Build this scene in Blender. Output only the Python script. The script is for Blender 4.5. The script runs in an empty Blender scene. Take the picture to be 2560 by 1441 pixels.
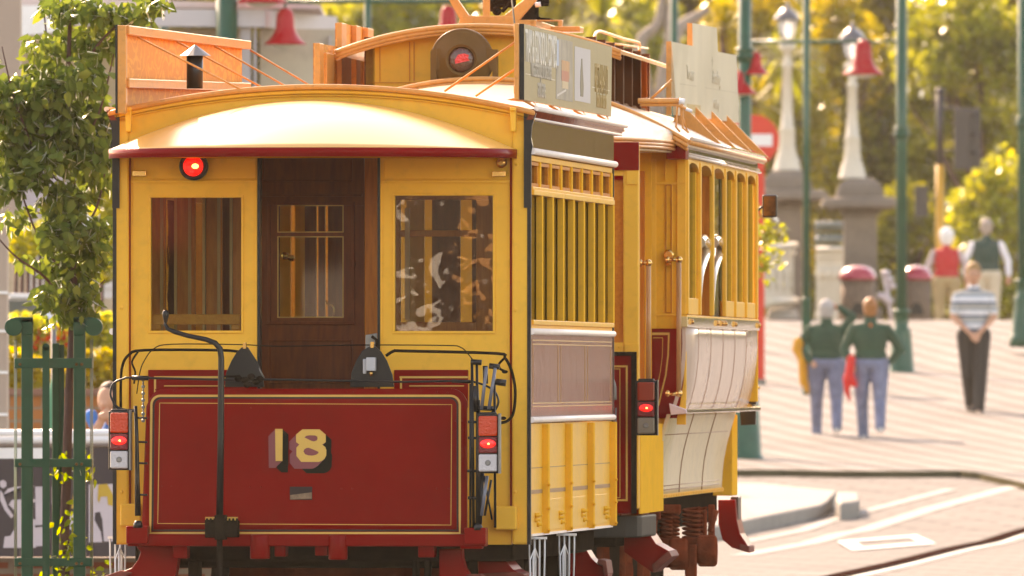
import bpy, bmesh, math, random
import numpy as np
from mathutils import Vector, Matrix
random.seed(7)
R=math.radians
# ------------------------------------------------------------------ camera, sky, sun, exposure
sc=bpy.context.scene
COL=sc.collection
F=40000.0; H=1.55; HX=1280.0; HY=940.0          # focal length in photo pixels, eye height, horizon
cd=bpy.data.cameras.new('camera'); cam=bpy.data.objects.new('camera',cd); COL.objects.link(cam)
cam.location=(0,0,H); cam.rotation_euler=(R(90),0,0)
cd.sensor_fit='HORIZONTAL'; cd.sensor_width=36; cd.lens=F/2560*36
cd.shift_x=0; cd.shift_y=(HY-720.5)/2560
cd.clip_start=.5; cd.clip_end=3000
cd.dof.use_dof=True; cd.dof.focus_distance=80.6; cd.dof.aperture_fstop=11.5
sc.camera=cam
SUN_EL=R(35); sx,sy=-.42,.907                     # horizontal direction towards the sun
w=bpy.data.worlds.new('World'); sc.world=w; w.use_nodes=True
nt=w.node_tree; bg=nt.nodes['Background']; st=nt.nodes.new('ShaderNodeTexSky'); st.sky_type='NISHITA'
st.sun_disc=False; st.sun_elevation=SUN_EL; st.sun_rotation=math.atan2(sx,sy); st.air_density=1.0; st.dust_density=1.2; st.ozone_density=1.0
nt.links.new(st.outputs[0],bg.inputs[0]); bg.inputs[1].default_value=.15
sl=bpy.data.lights.new('sun','SUN'); so=bpy.data.objects.new('sun',sl); COL.objects.link(so)
sl.energy=2.5; sl.angle=R(.5); sl.color=(1,.92,.85)
sv=Vector((sx*math.cos(SUN_EL),sy*math.cos(SUN_EL),math.sin(SUN_EL)))
so.rotation_euler=sv.to_track_quat('Z','Y').to_euler(); so.location=(0,40,60)
vs=sc.view_settings; vs.view_transform='Standard'; vs.look='None'; vs.gamma=1; vs.exposure=1.98
try:
    vs.use_white_balance=True; vs.white_balance_temperature=9900; vs.white_balance_tint=24
except Exception: pass
sc.render.engine='CYCLES'
try: sc.cycles.max_bounces=8; sc.cycles.transparent_max_bounces=24; sc.cycles.caustics_reflective=False; sc.cycles.caustics_refractive=False
except Exception: pass

# ------------------------------------------------------------------ materials
MATS={}
def _n(nt,t,**k):
    n=nt.nodes.new(t)
    for a,b in k.items(): setattr(n,a,b)
    return n
def mat(name,col,rough=.5,metal=0,coat=0,var=.12,vs=4.0,bump=0,bs=60,stretch=(1,1,1),emit=None,es=0,dirt=0,spec=.5,trans=0,grain=0,crough=.08):
    if name in MATS: return MATS[name]
    m=bpy.data.materials.new(name); m.use_nodes=True; nt=m.node_tree; b=nt.nodes['Principled BSDF']
    tc=_n(nt,'ShaderNodeTexCoord'); mp=_n(nt,'ShaderNodeMapping'); mp.inputs['Scale'].default_value=stretch
    nt.links.new(tc.outputs['Object'],mp.inputs[0])
    no=_n(nt,'ShaderNodeTexNoise'); no.inputs['Scale'].default_value=vs; no.inputs['Detail'].default_value=6; no.inputs['Roughness'].default_value=.6
    nt.links.new(mp.outputs[0],no.inputs['Vector'])
    cr=_n(nt,'ShaderNodeValToRGB'); nt.links.new(no.outputs['Fac'],cr.inputs[0])
    d=[max(0,c*(1-var)) for c in col]; l=[min(1,c*(1+var)) for c in col]
    cr.color_ramp.elements[0].position=.3; cr.color_ramp.elements[0].color=(*d,1)
    cr.color_ramp.elements[1].position=.7; cr.color_ramp.elements[1].color=(*l,1)
    out=cr.outputs[0]
    if dirt:
        n2=_n(nt,'ShaderNodeTexNoise'); n2.inputs['Scale'].default_value=vs*7; n2.inputs['Detail'].default_value=8
        nt.links.new(tc.outputs['Object'],n2.inputs['Vector'])
        r2=_n(nt,'ShaderNodeValToRGB'); nt.links.new(n2.outputs['Fac'],r2.inputs[0])
        r2.color_ramp.elements[0].position=.52; r2.color_ramp.elements[0].color=(0,0,0,1); r2.color_ramp.elements[1].position=.75; r2.color_ramp.elements[1].color=(dirt,)*3+(1,)
        mx=_n(nt,'ShaderNodeMixRGB'); nt.links.new(r2.outputs[0],mx.inputs[0]); nt.links.new(out,mx.inputs[1]); mx.inputs[2].default_value=(.10,.06,.035,1); out=mx.outputs[0]
    nt.links.new(out,b.inputs['Base Color'])
    b.inputs['Metallic'].default_value=metal; b.inputs['Coat Weight'].default_value=coat; b.inputs['Coat Roughness'].default_value=crough
    b.inputs['Specular IOR Level'].default_value=spec
    rr=_n(nt,'ShaderNodeMapRange'); nt.links.new(no.outputs['Fac'],rr.inputs[0]); rr.inputs[3].default_value=max(.02,rough*.8); rr.inputs[4].default_value=min(1,rough*1.25)
    nt.links.new(rr.outputs[0],b.inputs['Roughness'])
    if bump:
        n3=_n(nt,'ShaderNodeTexNoise'); n3.inputs['Scale'].default_value=bs; n3.inputs['Detail'].default_value=4
        nt.links.new(mp.outputs[0],n3.inputs['Vector'])
        bp=_n(nt,'ShaderNodeBump'); bp.inputs['Strength'].default_value=bump; bp.inputs['Distance'].default_value=.02
        nt.links.new(n3.outputs['Fac'],bp.inputs['Height']); nt.links.new(bp.outputs[0],b.inputs['Normal'])
        if coat: nt.links.new(bp.outputs[0],b.inputs['Coat Normal'])
    if emit: b.inputs['Emission Color'].default_value=(*emit,1); b.inputs['Emission Strength'].default_value=es
    if trans: b.inputs['Transmission Weight'].default_value=trans
    MATS[name]=m; return m
def wood(name,c1,c2,scale=3,axis='z',rough=.35,coat=.3):
    m=bpy.data.materials.new(name); m.use_nodes=True; nt=m.node_tree; b=nt.nodes['Principled BSDF']
    tc=_n(nt,'ShaderNodeTexCoord'); mp=_n(nt,'ShaderNodeMapping'); s={'z':(1,1,.12),'y':(1,.12,1),'x':(.12,1,1)}[axis]; mp.inputs['Scale'].default_value=s
    nt.links.new(tc.outputs['Object'],mp.inputs[0])
    no=_n(nt,'ShaderNodeTexNoise'); no.inputs['Scale'].default_value=scale*6; no.inputs['Detail'].default_value=5; no.inputs['Distortion'].default_value=1.6
    nt.links.new(mp.outputs[0],no.inputs['Vector'])
    wv=_n(nt,'ShaderNodeTexNoise'); wv.inputs['Scale'].default_value=scale*30; wv.inputs['Detail'].default_value=3; nt.links.new(mp.outputs[0],wv.inputs['Vector'])
    ad=_n(nt,'ShaderNodeMixRGB'); ad.inputs[0].default_value=.4; nt.links.new(no.outputs['Fac'],ad.inputs[1]); nt.links.new(wv.outputs['Fac'],ad.inputs[2])
    cr=_n(nt,'ShaderNodeValToRGB'); nt.links.new(ad.outputs[0],cr.inputs[0]); cr.color_ramp.elements[0].position=.35; cr.color_ramp.elements[0].color=(*c1,1); cr.color_ramp.elements[1].position=.65; cr.color_ramp.elements[1].color=(*c2,1)
    nt.links.new(cr.outputs[0],b.inputs['Base Color']); b.inputs['Roughness'].default_value=rough; b.inputs['Coat Weight'].default_value=coat; b.inputs['Coat Roughness'].default_value=.15; b.inputs['Specular IOR Level'].default_value=.15
    return m
def plywood(name):
    m=bpy.data.materials.new(name); m.use_nodes=True; nt=m.node_tree; b=nt.nodes['Principled BSDF']
    tc=_n(nt,'ShaderNodeTexCoord'); mp=_n(nt,'ShaderNodeMapping'); mp.inputs['Scale'].default_value=(1,.6,1.6)
    nt.links.new(tc.outputs['Object'],mp.inputs[0])
    no=_n(nt,'ShaderNodeTexNoise'); no.inputs['Scale'].default_value=3.2; no.inputs['Detail'].default_value=3; nt.links.new(mp.outputs[0],no.inputs['Vector'])
    mu=_n(nt,'ShaderNodeMath',operation='MULTIPLY'); mu.inputs[1].default_value=60; nt.links.new(no.outputs['Fac'],mu.inputs[0])
    sn=_n(nt,'ShaderNodeMath',operation='SINE'); nt.links.new(mu.outputs[0],sn.inputs[0])
    cr=_n(nt,'ShaderNodeValToRGB'); nt.links.new(sn.outputs[0],cr.inputs[0]); cr.color_ramp.elements[0].position=.1; cr.color_ramp.elements[0].color=(.68,.25,.03,1); cr.color_ramp.elements[1].position=.9; cr.color_ramp.elements[1].color=(.80,.35,.05,1)
    nt.links.new(cr.outputs[0],b.inputs['Base Color']); b.inputs['Roughness'].default_value=.5; b.inputs['Specular IOR Level'].default_value=.08
    return m
def glass(name,tint=(.9,.95,.92),base=.06,rough=.02,bump=0,bs=3):
    m=bpy.data.materials.new(name); m.use_nodes=True; nt=m.node_tree; nt.nodes.remove(nt.nodes['Principled BSDF'])
    o=nt.nodes['Material Output']; t=_n(nt,'ShaderNodeBsdfTransparent'); t.inputs[0].default_value=(*tint,1)
    g=_n(nt,'ShaderNodeBsdfGlossy'); g.inputs['Roughness'].default_value=rough
    fr=_n(nt,'ShaderNodeFresnel'); fr.inputs[0].default_value=1.5
    ad=_n(nt,'ShaderNodeMath',operation='ADD'); ad.inputs[1].default_value=base; ad.use_clamp=True; nt.links.new(fr.outputs[0],ad.inputs[0])
    mx=_n(nt,'ShaderNodeMixShader'); nt.links.new(ad.outputs[0],mx.inputs[0]); nt.links.new(t.outputs[0],mx.inputs[1]); nt.links.new(g.outputs[0],mx.inputs[2]); nt.links.new(mx.outputs[0],o.inputs[0])
    if bump:
        tc=_n(nt,'ShaderNodeTexCoord'); n3=_n(nt,'ShaderNodeTexNoise'); n3.inputs['Scale'].default_value=bs; n3.inputs['Detail'].default_value=3; nt.links.new(tc.outputs['Object'],n3.inputs['Vector'])
        bp=_n(nt,'ShaderNodeBump'); bp.inputs['Strength'].default_value=bump; bp.inputs['Distance'].default_value=.05; nt.links.new(n3.outputs['Fac'],bp.inputs['Height']); nt.links.new(bp.outputs[0],g.inputs['Normal'])
    return m
def leafm(name,c1,c2,tr=.45,c3=None):
    m=bpy.data.materials.new(name); m.use_nodes=True; nt=m.node_tree; nt.nodes.remove(nt.nodes['Principled BSDF']); o=nt.nodes['Material Output']
    g=_n(nt,'ShaderNodeNewGeometry'); cr=_n(nt,'ShaderNodeValToRGB'); nt.links.new(g.outputs['Random Per Island'],cr.inputs[0])
    cr.color_ramp.elements[0].color=(*c1,1); cr.color_ramp.elements[1].color=(*c2,1)
    if c3:
        e=cr.color_ramp.elements.new(.93); e.color=(*c2,1); cr.color_ramp.elements[2].color=(*c3,1)
    d=_n(nt,'ShaderNodeBsdfDiffuse'); t=_n(nt,'ShaderNodeBsdfTranslucent'); gl=_n(nt,'ShaderNodeBsdfGlossy'); gl.inputs['Roughness'].default_value=.5; gl.inputs[0].default_value=(.9,.9,.8,1)
    hs=_n(nt,'ShaderNodeHueSaturation'); hs.inputs['Hue'].default_value=.485; hs.inputs['Saturation'].default_value=1.15; hs.inputs['Value'].default_value=2.2; nt.links.new(cr.outputs[0],hs.inputs['Color'])
    nt.links.new(cr.outputs[0],d.inputs[0]); nt.links.new(hs.outputs[0],t.inputs[0])
    a=_n(nt,'ShaderNodeMixShader'); a.inputs[0].default_value=tr; nt.links.new(d.outputs[0],a.inputs[1]); nt.links.new(t.outputs[0],a.inputs[2])
    b=_n(nt,'ShaderNodeMixShader'); fr=_n(nt,'ShaderNodeLayerWeight'); fr.inputs[0].default_value=.05; nt.links.new(fr.outputs['Fresnel'],b.inputs[0]); nt.links.new(a.outputs[0],b.inputs[1]); nt.links.new(gl.outputs[0],b.inputs[2]); nt.links.new(b.outputs[0],o.inputs[0])
    return m
def brickm(name,c1,c2,mo,scale,bw,bh,rot=0,mortar=.02,rough=.8,bump=.3,axes='xy',var=.5):
    m=bpy.data.materials.new(name); m.use_nodes=True; nt=m.node_tree; b=nt.nodes['Principled BSDF']
    tc=_n(nt,'ShaderNodeTexCoord'); mp=_n(nt,'ShaderNodeMapping')
    if axes=='xz': mp.inputs['Rotation'].default_value=(R(-90),0,0)
    else: mp.inputs['Rotation'].default_value=(0,0,rot)
    nt.links.new(tc.outputs['Object'],mp.inputs[0]); br=_n(nt,'ShaderNodeTexBrick'); nt.links.new(mp.outputs[0],br.inputs[0])
    br.inputs['Color1'].default_value=(*c1,1); br.inputs['Color2'].default_value=(*c2,1); br.inputs['Mortar'].default_value=(*mo,1); br.inputs['Scale'].default_value=scale
    br.inputs['Brick Width'].default_value=bw; br.inputs['Row Height'].default_value=bh; br.inputs['Mortar Size'].default_value=mortar
    no=_n(nt,'ShaderNodeTexNoise'); no.inputs['Scale'].default_value=.6; no.inputs['Detail'].default_value=7; nt.links.new(tc.outputs['Object'],no.inputs['Vector'])
    mr=_n(nt,'ShaderNodeMapRange'); nt.links.new(no.outputs['Fac'],mr.inputs[0]); mr.inputs[1].default_value=.3; mr.inputs[2].default_value=.7; mr.inputs[3].default_value=1-var*.5; mr.inputs[4].default_value=1.05
    mx=_n(nt,'ShaderNodeMixRGB',blend_type='MULTIPLY'); mx.inputs[0].default_value=1; nt.links.new(br.outputs[0],mx.inputs[1]); nt.links.new(mr.outputs[0],mx.inputs[2])
    nt.links.new(mx.outputs[0],b.inputs['Base Color']); b.inputs['Roughness'].default_value=rough; b.inputs['Specular IOR Level'].default_value=.12
    bp=_n(nt,'ShaderNodeBump'); bp.inputs['Strength'].default_value=bump; bp.inputs['Distance'].default_value=.01; bp.invert=True; nt.links.new(br.outputs['Fac'],bp.inputs['Height']); nt.links.new(bp.outputs[0],b.inputs['Normal'])
    return m

YEL=mat('cream yellow tram paint',(.90,.46,.06),.42,coat=.05,spec=.12,var=.06,vs=2.5,bump=.05,bs=9,dirt=.12)
YEL2=mat('deep yellow tram paint',(.86,.43,.05),.5,spec=.0,var=.08,vs=3,bump=.06,bs=9,dirt=.15)
SIDEY=mat('glossy yellow side paint',(.86,.45,.055),.35,coat=.08,spec=.08,var=.08,vs=3,bump=.05,bs=6,dirt=.15)
MAR=mat('maroon tram paint',(.235,.002,.001),.3,coat=.05,spec=.06,var=.12,vs=2,bump=.06,bs=2.2,dirt=.04)
MARS=mat('glossy maroon side paint',(.20,.04,.018),.2,coat=.16,spec=.10,var=.3,vs=3,bump=.35,bs=6,stretch=(1,4,.25),crough=.08)  # warm streaked base colour stands in for reflections of the ground
GOLD=mat('gold lining paint',(.66,.37,.07),.35,coat=.3,var=.06)
PLUM=mat('plum lettering shade',(.22,.035,.04),.35,var=.06)
BLKP=mat('black lettering shade',(.012,.012,.008),.6,spec=.05,var=.1)
RIM=mat('orange tan roof paint',(.70,.28,.065),.33,coat=.25,spec=.3,var=.12,vs=5,dirt=.25,bump=.1,bs=30)
HOOD=mat('tan hood paint',(.88,.47,.13),.3,coat=1,var=.05,vs=2,bump=.04,bs=5,crough=.3)
BEIGE=mat('beige roof canvas paint',(.62,.42,.26),.4,coat=.2,var=.08,vs=3,dirt=.25,bump=.1,bs=20)
BLACK=mat('black enamel',(.010,.009,.008),.32,coat=.12,spec=.3,var=.2)
IRON=mat('dark cast iron',(.022,.015,.010),.8,spec=0,var=.3,vs=9,bump=.2,bs=50)
RUST=mat('rusty brown truck iron',(.20,.04,.016),.9,spec=0,var=.35,vs=8,bump=.4,bs=40)
STEEL=mat('grey steel',(.20,.19,.17),.4,metal=.5,var=.2,vs=6)
BRASS=mat('polished brass',(.75,.42,.14),.2,metal=1,var=.1)
BRONZE=mat('bronze painted lamp housing',(.15,.068,.014),.45,coat=.05,spec=.2,var=.15,bump=.1,bs=20)
CHROME=mat('white painted metal',(.75,.74,.72),.3,var=.05)
WDK=wood('dark varnished wood',(.17,.03,.004),(.27,.055,.006),coat=.0)
WMD=wood('mid brown varnished wood',(.48,.12,.012),(.68,.21,.03),coat=.1)
WOR=wood('orange varnished wood',(.60,.17,.015),(.72,.25,.03),axis='y',coat=.1)
POLE=wood('worn wooden handrail',(.42,.19,.07),(.58,.29,.12),scale=5)
PLY=plywood('varnished plywood')
GL=glass('window glass',base=-.015)
GLR=glass('reflective window glass',tint=(.85,.88,.84),base=.055,bump=.09,bs=2.0)
GLS=glass('side window glass',tint=(.80,.84,.76),base=.10,bump=.03)
GREEN=mat('green pole paint',(.014,.085,.045),.35,coat=.2,spec=.3,var=.15,vs=6,dirt=.1)
REDL=mat('red lamp shade enamel',(.45,.006,.008),.4,coat=.2,spec=.2,var=.08)
WHT=mat('white paint',(.8,.78,.74),.45,var=.05)
# ------------------------------------------------------------------ mesh builder
class MB:
    def __init__(s): s.v=[]; s.f=[]; s.s=[]
    def add(s,vs,fs,sm=False):
        n=len(s.v); s.v+= [tuple(v) for v in vs]; s.f+=[tuple(i+n for i in f) for f in fs]; s.s+=[sm]*len(fs); return s
    def box(s,x0,x1,y0,y1,z0,z1):
        x0,x1=sorted((x0,x1)); y0,y1=sorted((y0,y1)); z0,z1=sorted((z0,z1))
        v=[(x,y,z) for z in (z0,z1) for y in (y0,y1) for x in (x0,x1)]
        return s.add(v,[(0,2,3,1),(4,5,7,6),(0,1,5,4),(2,6,7,3),(0,4,6,2),(1,3,7,5)])
    def prism(s,pts,off):
        n=len(pts); a=[Vector(p) for p in pts]; b=[p+Vector(off) for p in a]
        nrm=Vector((0,0,0))
        for i in range(n):
            p,q=a[i],a[(i+1)%n]; nrm+=p.cross(q)
        fl=nrm.dot(Vector(off))>0
        A=tuple(range(n)); B=tuple(range(n,2*n))
        fs=[A[::-1] if fl else A, B if fl else B[::-1]]
        for i in range(n):
            j=(i+1)%n; q=(i,j,n+j,n+i); fs.append(q if fl else q[::-1])
        return s.add(list(a)+list(b),fs)
    def tube(s,pts,r,n=8,cap=True,sm=True):
        P=[Vector(p) for p in pts]; rs=r if isinstance(r,(list,tuple)) else [r]*len(P); vs=[]; up=None
        for i,p in enumerate(P):
            t=(P[min(i+1,len(P)-1)]-P[max(i-1,0)]).normalized()
            if up is None: up=Vector((0,0,1)) if abs(t.z)<.9 else Vector((1,0,0))
            x=t.cross(up)
            if x.length<1e-5: x=t.cross(Vector((1,.3,0)))
            x.normalize(); y=x.cross(t).normalized(); up=y
            for k in range(n):
                a=2*math.pi*k/n; vs.append(p+(x*math.cos(a)+y*math.sin(a))*rs[i])
        fs=[(i*n+k,i*n+(k+1)%n,(i+1)*n+(k+1)%n,(i+1)*n+k) for i in range(len(P)-1) for k in range(n)]
        s.add(vs,fs,sm)
        if cap:
            m=len(s.v)-len(vs); s.f.append(tuple(m+k for k in range(n))[::-1]); s.s.append(False)
            l=m+(len(P)-1)*n; s.f.append(tuple(l+k for k in range(n))); s.s.append(False)
        return s
    def lathe(s,prof,c,axis=(0,0,1),n=20,sm=True):
        ax=Vector(axis).normalized(); t=Vector((1,0,0)) if abs(ax.x)<.9 else Vector((0,1,0)); x=ax.cross(t).normalized(); y=ax.cross(x); c=Vector(c); vs=[]
        for r,h in prof:
            r=max(r,1e-4)
            for k in range(n):
                a=2*math.pi*k/n; vs.append(c+ax*h+(x*math.cos(a)+y*math.sin(a))*r)
        fs=[(i*n+k,i*n+(k+1)%n,(i+1)*n+(k+1)%n,(i+1)*n+k) for i in range(len(prof)-1) for k in range(n)]
        s.add(vs,fs,sm)
        m=len(s.v)-len(vs); s.f.append(tuple(m+k for k in range(n))[::-1]); s.s.append(False)
        l=m+(len(prof)-1)*n; s.f.append(tuple(l+k for k in range(n))); s.s.append(False)
        return s
    def ball(s,c,r,n=10,m=7):
        rx,ry,rz=(r,r,r) if not isinstance(r,(tuple,list)) else r
        vs=[];fs=[]
        for i in range(m+1):
            th=math.pi*i/m
            for k in range(n):
                a=2*math.pi*k/n; q=max(math.sin(th),1e-3); vs.append((c[0]+rx*q*math.cos(a),c[1]+ry*q*math.sin(a),c[2]+rz*math.cos(th)))
        fs=[(i*n+k,(i+1)*n+k,(i+1)*n+(k+1)%n,i*n+(k+1)%n) for i in range(m) for k in range(n)]
        return s.add(vs,fs,True)
    def surf(s,fn,nu,nv,thick=None,sm=True):
        vs=[fn(i/nu,j/nv) for j in range(nv+1) for i in range(nu+1)]; W=nu+1
        fs=[(j*W+i,j*W+i+1,(j+1)*W+i+1,(j+1)*W+i) for j in range(nv) for i in range(nu)]
        s.add(vs,fs,sm)
        if thick is not None:
            o=Vector(thick); n=len(vs); base=len(s.v)-n
            s.v+=[tuple(Vector(v)+o) for v in vs]
            s.f+=[tuple(base+n+i for i in f[::-1]) for f in fs]; s.s+=[sm]*len(fs)
            bd=[i for i in range(W)]+[j*W+nu for j in range(1,nv+1)]+[nv*W+i for i in range(nu-1,-1,-1)]+[j*W for j in range(nv-1,0,-1)]
            for a in range(len(bd)):
                p,q=bd[a],bd[(a+1)%len(bd)]; s.f.append((base+q,base+p,base+n+p,base+n+q)); s.s.append(False)
        return s
    def build(s,name,m,parent=None,bevel=0,label=None,recalc=True):
        me=bpy.data.meshes.new(name); me.from_pydata(s.v,[],s.f); me.materials.append(m)
        me.polygons.foreach_set('use_smooth',s.s)
        if recalc:
            b=bmesh.new(); b.from_mesh(me); bmesh.ops.recalc_face_normals(b,faces=b.faces[:]); b.to_mesh(me); b.free()
        me.update()
        o=bpy.data.objects.new(name,me); COL.objects.link(o)
        if parent is not None: o.parent=parent
        if bevel:
            bv=o.modifiers.new('bevel','BEVEL'); bv.width=bevel; bv.segments=2; bv.limit_method='ANGLE'; bv.angle_limit=R(40)
        if label: o['label']=label
        return o
def tag(o,label=None,cat=None,group=None,kind=None):
    if label: o['label']=label
    if cat: o['category']=cat
    if group: o['group']=group
    if kind: o['kind']=kind
    return o
def thing(name,label,cat,loc=(0,0,0),rz=0,group=None):
    o=bpy.data.objects.new(name,None); o.empty_display_size=.2; COL.objects.link(o); o.location=loc; o.rotation_euler=(0,0,rz)
    return tag(o,label,cat,group)
def kids(o): return [c for c in bpy.data.objects if c.parent==o]
def dup(o,loc=None,rz=None,label=None,parent=None,scale=None):
    c=o.copy(); COL.objects.link(c)
    if parent is not None: c.parent=parent
    if loc is not None: c.location=loc
    if rz is not None: c.rotation_euler=(0,0,rz)
    if scale is not None: c.scale=(scale,)*3 if not isinstance(scale,tuple) else scale
    if label: c['label']=label
    for k in kids(o): dup(k,parent=c)
    return c
# pixel -> world helpers (the photograph is 2560 px wide)
def at(px,py,Y): return Vector(((px-HX)*Y/F,Y,H+(HY-py)*Y/F))
GP=[(-50,0),(150,0),(157,.05),(175,.45),(182,.62),(188,.81),(195,1.06),(207,1.55),(216,1.98),(224,2.29),(230,2.25),(236,2.05),(250,1.8),(300,1.4),(420,1.4)]
def gz(Y):
    for (a,b),(c,d) in zip(GP,GP[1:]):
        if Y<=c: return b+(d-b)*max(0,(Y-a))/(c-a)
    return GP[-1][1]
def gpt(px,py,h=0):                                # where that pixel meets the ground
    lo,hi=60,224
    for _ in range(50):
        Y=(lo+hi)/2; z=H+(HY-py)*Y/F
        if z-gz(Y)-h>0: lo=Y
        else: hi=Y
    Y=(lo+hi)/2; return Vector(((px-HX)*Y/F,Y,gz(Y)+h))
class Frame:
    def __init__(s,ox,oy,th): s.ox,s.oy,s.th,s.c,s.s=ox,oy,th,math.cos(th),math.sin(th)
    def Y2l(s,dx,dz,Y):
        x=dx*Y-s.ox; y=Y-s.oy; return Vector((x*s.c-y*s.s,x*s.s+y*s.c,H+dz*Y))
    def face(s,px,py,u):
        dx=(px-HX)/F; dz=(HY-py)/F; return s.Y2l(dx,dz,(u+s.ox*s.s+s.oy*s.c)/(dx*s.s+s.c))
    def side(s,px,py,r):
        dx=(px-HX)/F; dz=(HY-py)/F; return s.Y2l(dx,dz,(r+s.ox*s.c-s.oy*s.s)/(dx*s.c-s.s))
    def fb(s,mb,x0,y0,x1,y1,u0,u1):
        a=s.face(x0,y1,u0); b=s.face(x1,y0,u0); mb.box(a.x,b.x,u0,u1,a.z,b.z)
        return mb
    def poly(s,mb,pts,u0,u1):
        mb.prism([s.face(x,y,u0) for x,y in pts],(0,u1-u0,0)); return mb
    def spoly(s,mb,pts,r0,r1):
        mb.prism([s.side(x,y,r0) for x,y in pts],(r1-r0,0,0)); return mb
def text_mesh(body,size,m,parent,mat4,sx=1,ext=.002,name='lettering',font=None,align='CENTER'):
    cu=bpy.data.curves.new('t','FONT'); cu.body=body; cu.size=size; cu.align_x=align; cu.align_y='CENTER'; cu.extrude=ext; cu.resolution_u=3
    o=bpy.data.objects.new('t',cu); COL.objects.link(o); bpy.context.view_layer.update()
    dg=bpy.context.evaluated_depsgraph_get(); me=bpy.data.meshes.new_from_object(o.evaluated_get(dg)); bpy.data.objects.remove(o)
    me.transform(Matrix.Diagonal((sx,1,1,1))); me.transform(mat4); me.materials.clear(); me.materials.append(m)
    ob=bpy.data.objects.new(name,me); COL.objects.link(ob); ob.parent=parent; return ob
def shape_mesh(outlines,ext):                      # closed 2-D outlines (holes by nesting) -> extruded mesh
    cu=bpy.data.curves.new('s','CURVE'); cu.dimensions='2D'; cu.fill_mode='BOTH'; cu.extrude=ext
    for pts in outlines:
        sp=cu.splines.new('POLY'); sp.points.add(len(pts)-1); sp.use_cyclic_u=True
        for i,(x,y) in enumerate(pts): sp.points[i].co=(x,y,0,1)
    o=bpy.data.objects.new('s',cu); COL.objects.link(o); bpy.context.view_layer.update()
    dg=bpy.context.evaluated_depsgraph_get(); me=bpy.data.meshes.new_from_object(o.evaluated_get(dg)); bpy.data.objects.remove(o); return me
def mobj(name,me,m,parent):
    me.materials.clear(); me.materials.append(m); o=bpy.data.objects.new(name,me); COL.objects.link(o); o.parent=parent; return o
# ================================================================== THE TRAILER CAR (number 18)
TH=math.atan(3520/F); W=2.0946; HWd=W/2
T=Frame(.09-HWd*math.cos(TH),80.0+HWd*math.sin(TH),TH)
tr=thing('tram_trailer','yellow and maroon wooden tram trailer numbered 18 seen from its rear end','tram trailer',(T.ox,T.oy,0),-TH)
LB=5.05; LR=5.55
def zs(y): return H+(HY-y)/500.0
def arch(r): return 3.010-.133*(r/1.075)**2
f=T.face
# end wall -----------------------------------------------------------
m=MB()
pts=[(284,1362),(284,300)]
m.prism([f(284,1362,0),f(322,1362,0),f(322,300,0),f(284,300,0)],(0,.09,0)); m.prism([f(1279.5,1362,0),f(1325,1362,0),f(1325,300,0),f(1279.5,300,0)],(0,.09,0))
m.build('corner_post',YEL,tr,.012)
m=MB(); ar=[]
for i in range(25):
    r=-HWd+W*i/24; ar.append(Vector((r,.012,arch(r)-.02)))
zb=f(800,392,.012).z
m.prism([Vector((-HWd,.012,zb))]+ar+[Vector((HWd,.012,zb))],(0,.06,0)); m.build('arched_fascia',YEL,tr)
m=MB()
for dz,u,h in ((-.03,-.012,.018),(-.052,0,.008)):
    m.surf(lambda a,b:Vector((-HWd-.02+(W+.04)*a,u,arch(-HWd+W*a)+dz-b*h)),24,1,(0,.03,0))
m.build('cornice_moulding',YEL,tr)
def bay(m,u0=.03,u1=.085):
    for a in ((326,380,643,455),(326,455,377,925),(603,455,643,925),(377,455,603,495),(377,827,603,925),
              (950,380,1275,455),(950,455,987,925),(1232,455,1275,925),(987,455,1232,490),(987,828,1232,925),
              (326,925,643,1362),(950,925,1279,1362),(643,925,950,1000)):
        T.fb(m,a[0],a[1],a[2],a[3],u0,u1) if a!=(643,925,950,1000) else None
    return m
bay(MB()).build('end_panelling',YEL,tr)
m=MB()                                                             # raised mouldings round panels and windows
def fr(m,x0,y0,x1,y1,w,u0,u1):
    T.fb(m,x0,y0,x1,y0+w,u0,u1); T.fb(m,x0,y1-w,x1,y1,u0,u1); T.fb(m,x0,y0+w,x0+w,y1-w,u0,u1); T.fb(m,x1-w,y0+w,x1,y1-w,u0,u1)
T.fb(m,326,451,643,458,.018,.03); T.fb(m,952,451,1275,458,.018,.03)
fr(m,371,488,609,834,6,.022,.05); fr(m,981,483,1238,835,6,.022,.05)
fr(m,330,396,640,450,3,.024,.03); fr(m,958,396,1271,450,3,.024,.03)
T.fb(m,326,458,331,925,.022,.03); T.fb(m,1270,458,1275,925,.022,.03); T.fb(m,638,458,643,925,.022,.03); T.fb(m,950,458,955,925,.022,.03)
m.build('panel_moulding',YEL,tr,.003)
m=MB(); T.fb(m,322,395,326.5,1265,.015,.05); T.fb(m,1275,395,1279.5,1265,.015,.05); m.build('maroon_lining',MAR,tr)
m=MB(); T.fb(m,643.5,380,650,985,.02,.12); T.fb(m,943.5,380,950,985,.02,.12); m.build('doorway_edging',BLACK,tr)
m=MB(); T.fb(m,650,376,943.5,396,.02,.1); m.build('door_header',WDK,tr)
m=MB(); T.fb(m,370,925,643,1020,.012,.03); T.fb(m,985,925,1170,1020,.012,.03); p=m.build('lower_panel',MAR,tr,.004)
m=MB()
for a in ((385,941,643,946),(985+14,941,1170,946),(385,946,390,1000),(1000,946,1005,1000),(410,964,570,966.5),(1023,964,1160,966.5)): T.fb(m,*a,.009,.012)
m.build('gold_lining',GOLD,p)
for x0,y0,x1,y1,g in ((377,495,603,827,GL),(987,490,1232,828,GLR)):
    wdw=MB(); 
    T.fb(wdw,x0,y0,x1,y1,.06,.063); wdw.build('window_pane',g,tr)
m=MB(); T.fb(m,379,786,601,812,.07,.11); T.fb(m,379,812,402,826,.07,.11); T.fb(m,578,812,601,826,.07,.11); m.build('sash_rail',WOR,tr,.004)
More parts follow.
